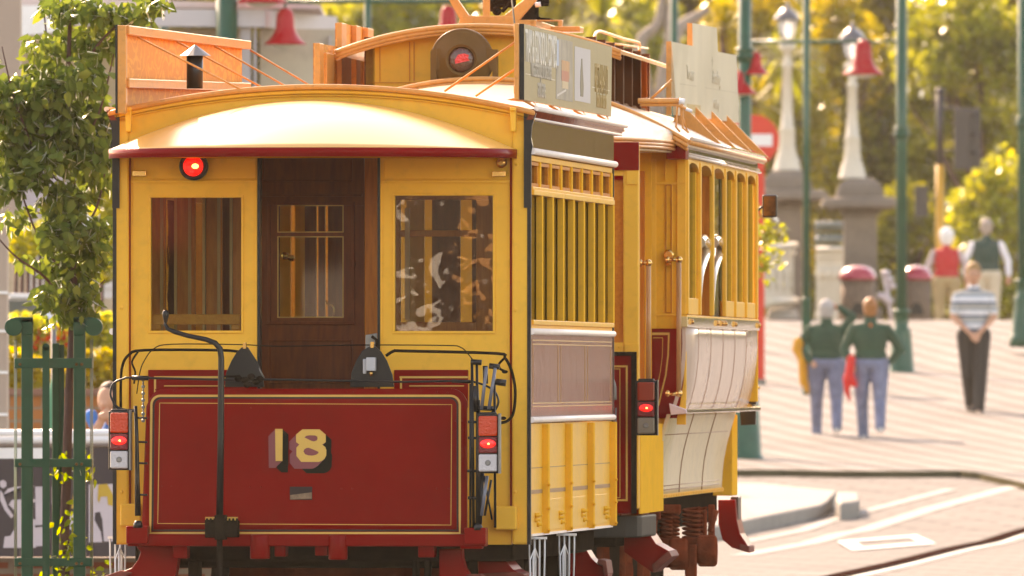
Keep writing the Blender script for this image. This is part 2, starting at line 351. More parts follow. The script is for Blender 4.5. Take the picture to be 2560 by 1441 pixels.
# roof ----------------------------------------------------------------
m=MB(); m.surf(lambda a,b:Vector((-1.075+2.15*a,-.035+(LR+.035)*b,arch(-1.075+2.15*a)-.028)),28,10,(0,0,.028)); rf=m.build('roof',RIM,tr,.012)
m=MB()
m.tube([f(487,222,.5),f(487,138,.5)],.042,16); ch=m.build('chimney',BLACK,tr)
m=MB(); c=f(488,140,.5); vs=[]; n=16
m.lathe([(.080,0),(.004,.055)],c,n=16,sm=False); m.build('chimney_cap',STEEL,ch)
# hood over the door
hc=(T.face(272,372,-.02).x+T.face(1292,372,-.02).x)/2; hh=(T.face(1292,372,-.02).x-T.face(272,372,-.02).x)/2
HB=.78; ZE=f(782,371,-HB).z; ZP=f(782,250,0).z-ZE
def hood(a,b,dz=0):
    t=-1+2*a; t=math.copysign(abs(t)**.85,t); e=math.sqrt(max(0,1-t*t))
    return Vector((hc+t*hh,-.02-HB*(e**.9)*b,ZE+dz+ZP*(1-abs(t)**1.9)*(1-b**1.75)))
m=MB(); m.surf(lambda a,b:hood(a,b),48,16); hd=m.build('hood',HOOD,tr)
so_=hd.modifiers.new('thick','SOLIDIFY'); so_.thickness=.012; so_.offset=-1
m=MB(); m.surf(lambda a,b:hood(a,1)+Vector((0,-.008 if 0<a<1 else 0,.004-b*.046)),60,1,(0,.02,0)); m.build('hood_band',MAR,hd)
m=MB(); m.surf(lambda a,b:Vector((hood(a,1).x,-.02+(hood(a,1).y+.045)*b,ZE-.038)),40,2,(0,0,.01)); m.build('hood_ceiling',YEL2,hd)
m=MB()
for x in (320,1282): 
    T.poly(m,[(x-8,268),(x+8,268),(x+7,330),(x-6,330)],-.05,.02)
    T.poly(m,[(x-8,268),(x+8,268),(x+8,278),(x-8,278)],-.075,-.05)
m.build('roof_bracket',YEL,tr,.006)
m=MB()
for s in (-1,1):                                                   # black profiled cornice ends
    pr=[(HWd-.03,2.39+.0),(HWd+.006,2.39),(HWd+.006,2.66),(HWd+.014,2.70),(HWd+.006,2.74),(HWd+.01,2.80),(HWd+.03,2.86),(HWd+.034,2.885),(HWd-.03,2.885)]
    m.prism([Vector((s*r,-.012,z)) for r,z in pr],(0,.04,0))
m.build('cornice_end',BLACK,tr)
# lamps and small fittings
m=MB(); c=f(483,416,-.03); m.lathe([(.071,0),(.071,.06),(.05,.062),(.05,.03)],c+Vector((0,.06,0)),(0,-1,0),28); lp=m.build('round_tail_lamp',BLACK,tr)
LENS=mat('lit red lens',(.55,.01,.01),.12,coat=.8,emit=(1,.012,.012),es=.4,var=.25,vs=14,bump=.5,bs=70)
m=MB(); m.lathe([(.052,0),(.048,.014),(.03,.022),(.001,.026)],c+Vector((0,0,0)),(0,-1,0),24); m.build('red_lens',LENS,lp)
FIL=mat('lamp filament glow',(.9,.4,.1),.3,emit=(1,.35,.1),es=2.2)
m=MB(); m.ball(f(488,416,-.058),(.018,.006,.013)); m.build('glow',FIL,lp)
m=MB()
for x,y in ((348,434),(1247,435)): T.fb(m,x-17,y-7,x+17,y+7,.0,.03); 
m.build('latch_plate',BRASS,tr,.003)
m=MB(); c=f(1253,407,.0); m.lathe([(.027,0),(.027,.02),(.018,.03),(.01,.035)],c+Vector((0,.03,0)),(0,-1,0),20); m.build('bell_push',BRASS,tr)
m=MB()
for x,y in ((304,770),(1287,776),(1292,412),(304,1230),(1287,1230)): m.ball(f(x,y,.0),(.009,.007,.009))
m.build('screw_cap',YEL,tr)
m=MB(); T.fb(m,1236,1266,1291,1325,-.06,.0); T.fb(m,300,1260,352,1316,-.06,.0); m.build('foot_block',YEL,tr,.008)
m=MB(); T.poly(m,[(913,838),(942,833),(944,925),(913,925)],-.0,.02); t=m.build('hook_plate',STEEL,tr,.003)
m=MB(); m.tube([f(930,842,-.02),f(941,850,-.03),f(943,875,-.03),f(940,905,-.02)],.008); m.build('hook',IRON,t)
# platform interior and bulkhead --------------------------------------
m=MB(); m.box(-HWd+.05,HWd-.05,.09,LB-.05,.85,.9); m.build('floor',WDK,tr)
m=MB(); m.surf(lambda a,b:Vector((-1.0+2.0*a,.1+(LB-.15)*b,arch(-1+2*a)-.09)),12,2,(0,0,.02)); m.build('ceiling',YEL2,tr)
BU=1.05
m=MB()
for a in ((650,360,910,515),(650,515,695,1010),(857,515,910,1010),(695,580,857,593),(695,793,857,1010)): T.fb(m,*a,BU,BU+.04)
bk=m.build('inner_door',WDK,tr)
m=MB()
fr(m,668,505,886,812,8,BU-.012,BU); T.fb(m,650,486,905,492,BU-.02,BU); T.fb(m,662,810,888,812,BU-.02,BU); fr(m,672,850,880,960,5,BU-.01,BU); fr(m,655,392,880,455,5,BU-.012,BU)
T.fb(m,857+22,655,857+30,666,BU-.03,BU); m.build('door_moulding',WDK,bk,.003)
m=MB(); T.fb(m,695,515,857,580,BU+.015,BU+.018); T.fb(m,695,593,857,793,BU+.015,BU+.018); m.build('door_glass',GL,bk)
m=MB(); fr(m,693,513,859,582,3,BU-.004,BU+.01); fr(m,693,591,859,795,3,BU-.004,BU+.01); m.build('glazing_bead',GOLD,bk)
m=MB(); T.fb(m,911,360,944,1010,.75,BU+.05); m.build('door_jamb',WMD,tr,.005)
m=MB()
for a,b in ((372,413),(441,487),(515,555),(582,610)): T.fb(m,a,440,b,1010,BU,BU+.05)
T.fb(m,360,440,372,1010,BU,BU+.05); T.fb(m,610,360,650,1010,BU,BU+.05); T.fb(m,300,360,610,440,BU,BU+.05); T.fb(m,300,830,610,1010,BU+.0,BU+.05)
m.build('bulkhead_slats',WMD,tr,.003)
m=MB()
for x in (404,474,547): T.fb(m,x-4,440,x+3,830,BU-.02,BU)
for x in (438,509,577): T.fb(m,x-3,440,x+4,830,BU-.015,BU+.05)  # these pale strips paint the lit edges of the slats
m.build('beading_and_lit_edge',mat('pale bead and lit edge wood',(.52,.27,.09),.35,coat=.3),tr)
m=MB()
for a in ((944,360,1290,500),(944,500,1000,1010),(1190,500,1290,1010),(1000,576,1190,592),(1000,806,1190,1010)): T.fb(m,*a,BU,BU+.05)
m.build('bulkhead_window',WMD,tr,.003)
m=MB(); T.fb(m,1012,520,1024,800,BU-.02,BU+.0); m.build('window_bead',mat('pale bead and lit edge wood',(.5,.3,.1)),tr)
m=MB(); T.fb(m,1000,500,1190,576,BU+.02,BU+.023); T.fb(m,1000,592,1190,806,BU+.02,BU+.023); m.build('bulkhead_glass',GL,tr)
# far bulkhead: cream and brown boards
IU=3.9
m=MB()
for a,b in ((700,726),(738,762),(1016,1060)): T.fb(m,a,430,b,1000,IU,IU+.05)
m.build('cream_post',YEL,tr)
m=MB()
for a,b in ((300,420),(445,500),(530,590),(610,700),(762,790),(796,812),(820,960),(1080,1150),(1180,1290)): T.fb(m,a,430,b,1000,IU,IU+.04)
T.fb(m,300,360,1290,430,IU,IU+.04); T.fb(m,300,840,1290,1010,IU,IU+.04); m.build('far_bulkhead',WDK,tr)
m=MB(); c=f(712,640,IU-1.6); m.ball(c,.02); m.tube([c,f(730,646,IU-1.6)],[.008,.018]); m.ball(f(730,646,IU-1.6),.017); m.build('brass_knob',BRASS,tr)
m=MB(); m.tube([f(815,752,IU-1.6),f(818,760,IU-1.6),f(830,764,IU-1.6),f(834,772,IU-1.6),f(833,800,IU-1.6)],.005); m.build('controller_handle',BRASS,tr)
m=MB()
for s in (-1,1):
    for u in (1.5,2.35,3.2): m.box(s*.35,s*.95,u,u+.06,1.0,1.75); m.box(s*.35,s*.95,u-.2,u+.26,1.25,1.3)
m.build('bench_seats',WMD,tr,.01)
# side walls -----------------------------------------------------------
z=zs
for s in (1,-1):
    q=HWd*s; o=lambda d:(HWd+d)*s
    side=MB()
    side.box(o(-.05),o(-.004),.09,LB,z(1060),z(1342)); lowp=side.build('side_lower_panel',SIDEY,tr)
    BRL=mat('brown panel line',(.30,.13,.03),.5); m=MB(); m.box(o(-.004),o(-.002),.1,LB-.02,z(1172),z(1170)); m.box(o(-.004),o(-.002),.1,LB-.02,z(1236),z(1226)); m.build('panel_line',BRL,lowp)
    m=MB(); [m.box(o(-.004),o(.0),.78+.07+k_*1.38+.25,.78+k_*1.38+1.2,z(1330),z(1252)) for k_ in range(3)]; m.build('access_plate',SIDEY,lowp,.004)
    m=MB(); m.box(o(-.04),o(.004),.02,LB,z(1042),z(836)); mp_=m.build('side_maroon_panel',MARS,tr,.002)
    m=MB()
    for zz in (852,862,1018,1010): m.box(o(.004),o(.0055),.1,LB-.1,z(zz),z(zz)+.005)
    for k in range(3):
        for dz in (0,): m.box(o(.004),o(.0055),.12+k*1.65,.125+k*1.65,z(1010),z(862)); m.box(o(.004),o(.0055),1.6+k*1.65,1.605+k*1.65,z(1010),z(862))
    m.build('gold_lining',GOLD,mp_)
    RAILW=mat('rail highlight white',(.88,.76,.66),.45,coat=.15,var=.04,crough=.1)  # whitened base colour paints the bright sky reflection along the rails
    m=MB(); 
    for zz,rr in ((829,.017),(1050,.016)): m.tube([Vector((o(.006),-.0,z(zz))),Vector((o(.006),LB,z(zz)))],rr,10)
    m.build('belt_rail',RAILW,tr)
    m=MB(); m.box(o(-.04),o(.0),.09,LB,z(826),z(812)); m.box(o(-.04),o(.012),.09,LB,z(812),z(800)); m.box(o(-.04),o(.014),.09,LB,z(487),z(474)); m.box(o(-.04),o(.008),.09,LB,z(474),z(466)); m.box(o(-.04),o(.0),.09,LB,z(402),z(388))
    m.build('window_rail',YEL,tr,.003)
    n=8; wd=LB/n
    # uprights: their ends face the rear
    m=MB(); m2=MB(); m3=MB(); bolts=MB()
    for k in range(n):
        u1=.19+wd*k+ .36; 
        m.box(o(-.018),o(.014),u1,u1+.07,z(800),z(487)); m.box(o(-.02),o(.004),u1,u1+.07,z(466),z(402))
        for zz in (510,600,690,780): bolts.ball((o(.014),u1-.002,z(zz)),(.004,.006,.005),6,4)
        m2.box(o(-.026),o(-.018),u1-wd+.12,u1-.02,z(402),z(466)); 
        T_=MB()
    m.build('window_posts',YEL2,tr,.003)
    m2b=MB(); m2b.box(o(-.024),o(-.021),.1,LB-.02,z(800),z(487)); m2b.box(o(-.03),o(-.027),.1,LB-.02,z(466),z(402)); m2b.build('side_glass',GLS,tr)
    m=MB()
    for k in range(n):
        u1=.19+wd*k+.36; 
        m.box(o(-.027),o(-.01),u1-.03,u1,z(462),z(406))
        m.box(o(-.025),o(-.004),u1-wd+.1,u1,z(412),z(404)); m.box(o(-.025),o(-.004),u1-wd+.1,u1,z(466),z(457))
    m.build('transom_frames',WOR,tr)
    # letterboard and flared cornice
    m=MB(); m.box(o(-.04),o(.004),.03,LB+.05,z(386),z(296)); m.build('letterboard',mat('brown letterboard gloss',(.27,.13,.06),.15,coat=.4,spec=.2,var=.2,bump=.1,bs=8,crough=.06),tr)
    m=MB(); m.surf(lambda a,b:Vector((o(.012+.022*math.sin(a*math.pi*.5+b*0)),-.02+(LB+.4)*b,z(300)+(z(274)-z(300))*a)),6,1,(-.03*s,0,0)); m.build('cornice',MARS,tr)
    m=MB(); m.tube([Vector((o(.012),.0,z(378))),Vector((o(.012),LB+.05,z(378)))],.017,10); m.tube([Vector((o(.034),-.02,z(272))),Vector((o(.034),LR,z(272)))],.013,10); m.tube([Vector((o(.016),-.0,z(297))),Vector((o(.016),LR-.1,z(297)))],.007,8); m.tube([Vector((o(.022),-.0,z(286))),Vector((o(.022),LR-.1,z(286)))],.004,8); m.build('cornice_rail',RAILW,tr)
    # black corner strips, ribs, bolts, brackets
    m=MB(); m.box(o(-.014),o(.004),-.004,.03,z(1362),z(395)); m.box(o(-.03),o(.008),LB,LB+.03,z(1330),z(388)); m.build('black_corner_strip',BLACK,tr)
    m=MB()
    for k in range(4):
        u1=.75+k*1.38 if k<3 else LB-.12
        m.box(o(-.01),o(.030),u1,u1+.07,z(1338),z(1062))
    m.build('side_ribs',YEL2,tr,.004)
    m=MB(); rng=random.Random(3)
    for k in range(4):
        u1=.75+k*1.38 if k<3 else LB-.12
        for zz in (1215,1275,1330): m.ball((o(.032),u1-.004,z(zz)),(.008,.01,.008),8,5)
        for j in range(4):
            uu=max(.1,u1-.3-.12*(j%2)); zz=z(1290+12*(j%3)); m.lathe([(.012,0),(.012,.012),(.007,.014),(.007,.028)],(o(-.004),uu,zz),(s,0,0),8)
    m.build('bolts',YEL2,tr)
    m=MB(); m.box(o(-.02),o(.004),.09,LB,z(1342),z(1336)); m.build('side_bottom_strip',RAILW,tr)
    # white step irons hanging below
    for u1 in (.28,2.05):
        m=MB()
        for k in range(4):
            m.tube([Vector((o(.0),u1,z(1352))),Vector((o(-.0+.0),u1,z(1372))),Vector((o(-.004+.0+.001*k),u1+.15*(k-1.5),z(1400))),Vector((o(.0),u1+.13*(k-1.5),z(1560)))],.004,6)
        for k in range(4): m.tube([Vector((o(.05-.026*k),u1,z(1350))),Vector((o(.05-.026*k),u1,z(1382))),Vector((o(.042-.02*k),u1,z(1560)))],.0048,6)
        m.box(o(-.04),o(.06),u1-.02,u1+.02,z(1350),z(1344)); m.build('step_iron',CHROME,tr)
# dash, bowed out towards the rear ------------------------------------
DU=-.34
dc=f(765,1000,DU).x
def bow(r): return -.05*max(0,1-((r-dc)/.85)**2)
def D(px,py,o=0): p=f(px,py,DU); p.y=DU+bow(p.x)-o; return p
def dash_out(n=10):
    P=[(354,1336),(358,1180),(366,1030)]
    for k in range(n+1):
        a=math.pi/2*k/n; P.append((366+46-46*math.cos(a),1016-44*math.sin(a)))
    for k in range(n+1):
        a=math.pi/2*k/n; P.append((1126+44*math.sin(a),1018-42*math.cos(a)))
    P+= [(1172,1030),(1170,1180),(1168,1338)]
    return P
m=MB(); NS=40
def dsurf(a,b):
    px=354+(1168-354)*a; top=972
    e=0
    lx=366+46; rx=1126
    if px<lx: d=(lx-px)/52; e=44*(1-math.sqrt(max(0,1-min(1,d)**2)))
    if px>rx: d=(px-rx)/44; e=44*(1-math.sqrt(max(0,1-min(1,d)**2)))
    y=(top+e)*(1-b)+1338*b
    x=px+ (6 if px<lx else 0)*(1-b)*(lx-px)/58*2
    return D(x,y)
m.surf(dsurf,80,12,(0,.025,0)); dash=m.build('number_dash',MAR,tr)
def strip(pts,wpx,mt,par,off=.003,name='gold_lining',closed=False,sub=6):
    Q=[]
    n=len(pts)
    for i in range(n if closed else n-1):
        a,b=pts[i],pts[(i+1)%n]; L=math.hypot(b[0]-a[0],b[1]-a[1]); k=max(1,int(L/40))
        for j in range(k): Q.append((a[0]+(b[0]-a[0])*j/k,a[1]+(b[1]-a[1])*j/k))
    if not closed: Q.append(pts[-1])
    vs=[];fs=[];n=len(Q)
    for i in range(n):
        p=Q[i-1] if (closed or i>0) else Q[i]; q=Q[(i+1)%n] if (closed or i<n-1) else Q[i]
        tx,ty=q[0]-p[0],q[1]-p[1]; L=math.hypot(tx,ty) or 1; nx,ny=-ty/L*wpx/2,tx/L*wpx/2
        vs+=[D(Q[i][0]+nx,Q[i][1]+ny,off),D(Q[i][0]-nx,Q[i][1]-ny,off)]
    for i in range(n if closed else n-1):
        j=(i+1)%n; fs.append((2*i,2*i+1,2*j+1,2*j))
    mm=MB(); mm.add(vs,fs); o=mm.build(name,mt,par); so2=o.modifiers.new('t','SOLIDIFY'); so2.thickness=.002; return o
def rrect(x0,y0,x1,y1,r,n=6,top=True):
    P=[(x0-3 if True else x0,y1)]
    for k in range(n+1): a=math.pi/2*k/n; P.append((x0+r-r*math.cos(a),y0+r-r*math.sin(a)))
    for k in range(n+1): a=math.pi/2*k/n; P.append((x1-r+r*math.sin(a),y0+r-r*math.cos(a)))
    P.append((x1,y1)); return P
strip(rrect(379,990,1150,1333,22),5.5,GOLD,dash,closed=True)
strip(rrect(385,995,1144,1326,20),4,BLACK,dash,closed=True,name='black_lining')
strip([(395,1309),(400,1008),(1130,1012),(1128,1313)],1.8,GOLD,dash,closed=True,name='fine_gold_lining')
# numerals: outline coordinates traced as heights and widths of sign-writer's digits
def N(x,y): return (660+x/6.861,1060+y/6.862)
one=[N(212,87),N(342,87),N(338,638),N(220,638)]
eight=[N(*p) for p in ((680,95),(975,95),(1082,185),(1082,315),(1018,354),(1075,400),(1092,450),(1090,540),(1060,600),(1010,635),(960,652),(660,652),(578,550),(578,408),(628,354),(572,315),(572,185))]
h1=[N(*p) for p in ((715,235),(745,207),(800,197),(900,200),(935,220),(942,255),(925,285),(880,302),(840,295),(780,265))]
h2=[N(*p) for p in ((698,470),(715,435),(755,412),(790,410),(870,440),(958,480),(955,500),(915,530),(850,545),(780,540),(725,520))]
def digit(outl,name,mt,off,dx=0,dy=0,par=None):
    c=f(760,1130,DU); sc_=F/ (T.oy) # px per metre, near enough for the digits
    P=[[((x+dx-760)/500.,-(y+dy-1130)/500.) for x,y in o] for o in outl]
    me=shape_mesh(P,.0008)
    me.transform(Matrix(((1,0,0,c.x),(0,0,-1,DU+bow(c.x)-off),(0,1,0,c.z),(0,0,0,1))))
    return mobj(name,me,mt,par or dash)
num=None
for nm,ol,inner in (('numeral_one',[one],None),('numeral_eight',[eight,h1,h2],None)):
    a=digit(ol,nm,GOLD,.013)
    digit([ol[0]],'numeral_outline',BLKP,.0118,.8,.8,par=a) if len(ol)==1 else None
    for k in range(1,8): 
        d=k*2.45; digit([ol[0]],'plum_shade',PLUM,.0112-.0004*k,-d,d,par=a)
    for k in range(1,6):
        d=k*2.5; digit([ol[0]],'black_shade',BLKP,.0066-.0004*k,d*1.0+ .5,d*.9+18*0+ (17 if k>0 else 0),par=a); digit([ol[0]],'black_shade',BLKP,.0070-.0004*k,d*1.1,d,par=a)
m=MB()
for x,y in ((630,1020),(312+95,1216),(430,1216),(628,1218),(655,1218),(856,1222),(883,1222),(1093,1222),(1122,1222),(870,980),(885,980),(1093,980),(1120,982),(390,975),(437,977),(1140,1052),(1155,1052),(374,1045)):
    m.ball(D(x,y,0),(.0045,.005,.0045),6,4)
m.build('rivets',MAR,dash)
m=MB(); a=D(727,1250,.003); b=D(783,1217,.003); m.box(a.x,b.x,a.y,a.y+.003,a.z,b.z); h=m.build('slot',mat('dark slot shade',(.03,.014,.01),.8),dash)  # dark plate on the dash paints the shade inside an open slot
m=MB(); m.prism([D(728,1249,.006),D(728,1238,.006),D(782,1231,.006),D(782,1247,.006)],(0,.003,0)); m.build('coupling_bar',mat('worn timber',(.22,.13,.07),.6,var=.4,vs=30),h)
# bumper beam and underside
m=MB(); T.fb(m,318,1336,1212,1366,DU-.08,DU+.1); T.fb(m,315,1316,369,1360,DU-.12,DU+.02); T.fb(m,1160,1320,1214,1362,DU-.12,DU+.02); T.fb(m,1150,1366,1205,1373,DU-.1,DU); m.build('bumper_beam',MAR,tr,.006)
m=MB()
for x,w_,y1 in ((650,25,1398),(845,24,1400)): m.tube([f(x,1337,DU-.06),f(x,y1,DU-.06)],w_/500,18)
for x,w_,y1 in ((450,18,1397),(700,14,1392),(803,16,1390),(1065,20,1394)): T.fb(m,x-w_,1350,x+w_,y1,DU-.03,DU+.1)
m.build('buffer_socket',MAR,tr,.006)
m=MB(); T.fb(m,420,1366,1160,1402,.1,.3); T.fb(m,440,1395,1100,1420,.35,.45); T.fb(m,470,1402,500,1600,.2,.3); T.fb(m,1060,1398,1075,1600,.1,.2); T.fb(m,1030,1398,1045,1600,.1,.2)
m.box(-.95,.95,.1,LB,.62,.74); m.build('underframe',IRON,tr,.01)
for u in (1.2,3.9):
    for s in (-1,1):
        m=MB(); m.lathe([(.30,-.05),(.38,-.05),(.38,.0),(.36,.03),(.28,.03),(.27,.01),(.1,.01),(.1,.05),(.001,.05)],(s*.62,u,.38),(s,0,0),28); m.build('wheel',IRON,tr)
m=MB(); 
for u in (1.2,3.9): m.tube([(-.7,u,.38),(.7,u,.38)],.06,10)
m.box(-.6,.6,1.0,4.2,.35,.6); m.build('axle_and_truck',RUST,tr,.01)
def step(P,par,nm='side_step',mt=MAR):
    m=MB(); m.prism(P,(0,.03,0)); return m.build(nm,mt,par,.004)
def curvedstep(fr_,pts,u,dpt,par,tread):
    m=MB(); m.prism([fr_.face(x,y,u) for x,y in pts],(0,dpt,0)); st_=m.build('side_step',MAR,par,.004)
    m=MB(); m.prism([fr_.face(x,y,u-.03) for x,y in tread],(0,dpt+.05,0)); m.build('step_tread',mat('worn step edge',(.20,.05,.035),.6,spec=.1,var=.4,vs=9),st_,.004); return st_
curvedstep(T,[(340,1366),(450,1366),(430,1500),(240,1500),(300,1432),(330,1420),(345,1400),(352,1380)],-.25,.12,tr,[(236,1450),(300,1427),(330,1432),(300,1450)])
curvedstep(T,[(1098,1373),(1155,1373),(1156,1395),(1163,1420),(1180,1445),(1200,1500),(1098,1500)],-.25,.12,tr,[(1165,1436),(1200,1436),(1210,1446),(1170,1446)])
curvedstep(T,[(1196,1325),(1250,1325),(1252,1375),(1262,1400),(1283,1425),(1310,1441),(1320,1500),(1196,1500)],.25,.5,tr,[(1200,1434),(1285,1430),(1310,1436),(1310,1446),(1200,1446)])
curvedstep(T,[(1420,1345),(1462,1345),(1466,1375),(1478,1395),(1495,1412),(1516,1420),(1520,1437),(1500,1500),(1420,1500)],4.6,.3,tr,[(1496,1398),(1515,1402),(1520,1436),(1510,1441),(1506,1415),(1492,1408)])
# hand brake, rods, hoses ----------------------------------------------
PU=-.56
m=MB(); m.tube([f(413,802,PU),f(413,812,PU),f(420,823,PU),f(436,830,PU),f(470,840,PU),f(515,849,PU),f(538,858,PU),f(550,872,PU),f(553,895,PU),f(552,1100,PU),f(549,1300,PU)],[.006,.008,.010,.012,.012,.013,.014,.015,.0155,.017,.018],10)
hb=m.build('handbrake_column',BLACK,tr)
m=MB(); m.lathe([(.007,-.05),(.012,-.03),(.017,-.01),(.017,.0),(.012,.012),(.001,.016)],f(414,783,PU),(0,0,1),14); m.build('crank_knob',BLACK,hb)
m=MB(); T.fb(m,512,1300,540,1345,PU-.02,PU+.08); T.fb(m,558,1302,594,1344,PU-.02,PU+.08); T.fb(m,536,1288,562,1350,PU-.035,PU+.08)
for k in range(9): a=k/8; m.box(f(516,1300,PU).x+a*.15,f(516,1300,PU).x+a*.15+.01,PU-.03,PU-.01,f(516,1308,PU).z,f(516,1298,PU).z+.004)
m.tube([f(549,1345,PU),f(549,1460,PU)],.015,10); m.build('brake_bracket',IRON,hb,.004)
m=MB(); T.fb(m,513,1293,593,1302,PU+.08,PU+.12); m.build('bracket_plate',GOLD,hb)
def tubes(name,lst,mt,u,par=tr,n=8):
    m=MB()
    for pts,r in lst: m.tube(smooth([f(x,y,u) for x,y in pts]),r,n)
    return m.build(name,mt,par)
def smooth(P,k=4):
    P=[Vector(p) for p in P]
    if len(P)<3: return P
    Q=[]
    for i in range(len(P)-1):
        p0=P[max(i-1,0)];p1=P[i];p2=P[i+1];p3=P[min(i+2,len(P)-1)]
        for j in range(k):
            t=j/k; Q.append(.5*((2*p1)+(p2-p0)*t+(2*p0-5*p1+4*p2-p3)*t*t+(3*p1-p0-3*p2+p3)*t*t*t))
    Q.append(P[-1]); return Q
tubes('grab_rail',[([(283,1005),(276,985),(283,960),(310,947),(345,945),(620,951),(655,949),(900,953),(1010,955),(1150,953),(1195,958),(1232,975),(1246,1000),(1240,1022),(1225,1035)],.0055),([(283,1005),(292,1018),(310,1025),(335,1027)],.0075),([(330,945),(372,946)],.012),([(1130,953),(1180,955)],.009)],BLACK,-.42)
tubes('fine_cable',[([(342,985),(350,930),(362,900),(385,872),(430,861),(600,862),(700,866),(900,863),(1110,864),(1150,868),(1170,885),(1185,905)],.0028)],IRON,-.30)
tubes('air_hose',[([(302,1020),(302,960),(306,915),(322,888),(360,876),(545,876),(600,880)],.007),([(335,960),(338,930),(330,905),(345,880)],.005),
    ([(965,890),(985,878),(1010,878),(1240,884),(1262,895),(1278,925),(1288,975),(1284,1030),(1270,1052),(1250,1058)],.0075),([(1262,895),(1248,910),(1250,922),(1262,928)],.006)],IRON,-.22)
m=MB()
for x in (1262,1258): m.ball(f(x,930 if x==1262 else 1046,-.22),(.016,.014,.009),8,6)
m.build('hose_end',IRON,tr)
for x0,y0,x1,y1 in ((562,868,660,968),(875,866,985,968)):
    P=[(x0,y1),(x0+3,y1-35),(x0+16,y0+35),(x0+30,y0+12),((x0+x1)/2-6,y0),((x0+x1)/2+8,y0),(x1-32,y0+14),(x1-18,y0+36),(x1-4,y1-30),(x1,y1)]
    m=MB(); T.poly(m,P,-.31,-.29); pl=m.build('buffer_plate',BLACK,tr,.003)
    m=MB(); c=f((x0+x1)/2,y0-6,-.33); m.box(c.x-.008,c.x+.008,c.y,c.y+.03,c.z-.02,c.z+.01); m.build('plate_clip',BRASS,pl)
    if x0>800:
        m=MB(); T.fb(m,915,894,938,928,-.37,-.31); T.fb(m,907,898,916,935,-.34,-.31); m.build('socket_box',mat('grey plastic box',(.42,.42,.42),.4),pl,.004)
        m=MB(); m.tube([f(928,928,-.34),f(928,940,-.34)],.008,8); m.build('socket_plug',BRASS,pl)
m=MB(); m.tube([f(640,905,-.3),f(652,930,-.31),f(660,945,-.32)],.004,6); m.build('pull_wire',STEEL,tr)
m=MB()
for x,y in ((612,950),(628,942),(640,955),(596,947),(618,962),(650,948)): m.ball(f(x,y,-.44),(.02,.018,.016),8,6)
m.tube([f(560,942,-.45),f(600,940,-.45)],.006,6); m.build('rail_clamp',IRON,tr)
m=MB()
for y in (955,): pass
cx=MB()
for k in range(13): 
    a=f(358,950+k*8.5,-.38); cx.lathe([(.006,-.004),(.010,0),(.006,.004)],a,(1,0,0) if k%2 else (0,1,0),8)
cx.build('safety_chain',STEEL,tr)
# left and right lamp posts with tail lights
def gate(name,x,u):
    m=MB(); m.tube([f(x-3,1015,u),f(x,1100,u),f(x+1,1200,u),f(x+3,1290,u)],[.009,.010,.0125,.016],10); m.lathe([(.026,0),(.022,.02),(.016,.035)],f(x+3,1320,u),(0,0,1),12)
    for y in (1045,1105,1158,1237): m.tube([f(x,y,u),f(x+26,y+1,u)],.006,6)
    return m.build(name,BLACK,tr)
gate('lamp_post_rod',342,-.45)
AMB=mat('amber lens',(.50,.035,.003),.22,coat=.15,emit=(1,.10,.01),es=.02,bump=.4,bs=90); RDL=mat('red reflector lens',(.20,.004,.003),.22,coat=.15,bump=.4,bs=120)
WHL=mat('frosted clear lens',(.50,.47,.46),.25,coat=.8,bump=.3,bs=120,var=.15)
def taillight(fr_,par,x0,y0,x1,y1,u,dark=False):
    h=(y1-y0); m=MB(); fr_.fb(m,x0,y0,x1,y1,u,u+.06); fr_.fb(m,x0+6,y0-5,x1-6,y0+4,u+.01,u+.05); b=m.build('tail_light',BLACK,par,.006)
    e=4
    for nm,a,c,mt in (('amber_lens',.03,.37,AMB if not dark else mat('dim amber lens',(.30,.02,.006),.18,coat=.8)),('red_lens',.385,.66,RDL),('clear_lens',.675,.97,WHL if not dark else mat('dim clear lens',(.22,.19,.14),.2,coat=.8))):
        m=MB(); fr_.fb(m,x0+e,y0+h*a,x1-e,y0+h*c,u-.022,u); l=m.build(nm,mt,b,.008)
        if nm=='red_lens':
            m=MB(); p=fr_.face((x0+x1)/2,y0+h*.50,u-.023); m.ball(p,((x1-x0)/500*.36,.008,h/500*.075),14,8); m.build('lit_bulb',LENS2,l)
            m=MB(); m.ball(p+Vector((.004,-.007,0)),(.006,.004,.005),8,6); m.build('glow',FIL,l)
        if nm=='clear_lens': m=MB(); p=fr_.face((x0+x1)/2,y0+h*.82,u-.024); m.lathe([(.014,0),(.011,.003)],p,(0,-1,0),14); m.build('lens_boss',STEEL,l)
    m=MB(); m.box(*(lambda a,b:(a.x,b.x,u-.03,u+.05,a.z,b.z))(fr_.face(x1,y1,u),fr_.face(x1+4,y0-2,u))); m.build('housing_edge',STEEL if not dark else BLACK,b)
    return b
LENS2=mat('lit bulb lens',(.8,.02,.02),.15,coat=.8,emit=(1,.015,.012),es=.4,bump=.4,bs=90)
taillight(T,tr,271,1028,324,1176,-.50); taillight(T,tr,1192,1036,1247,1184,-.52)
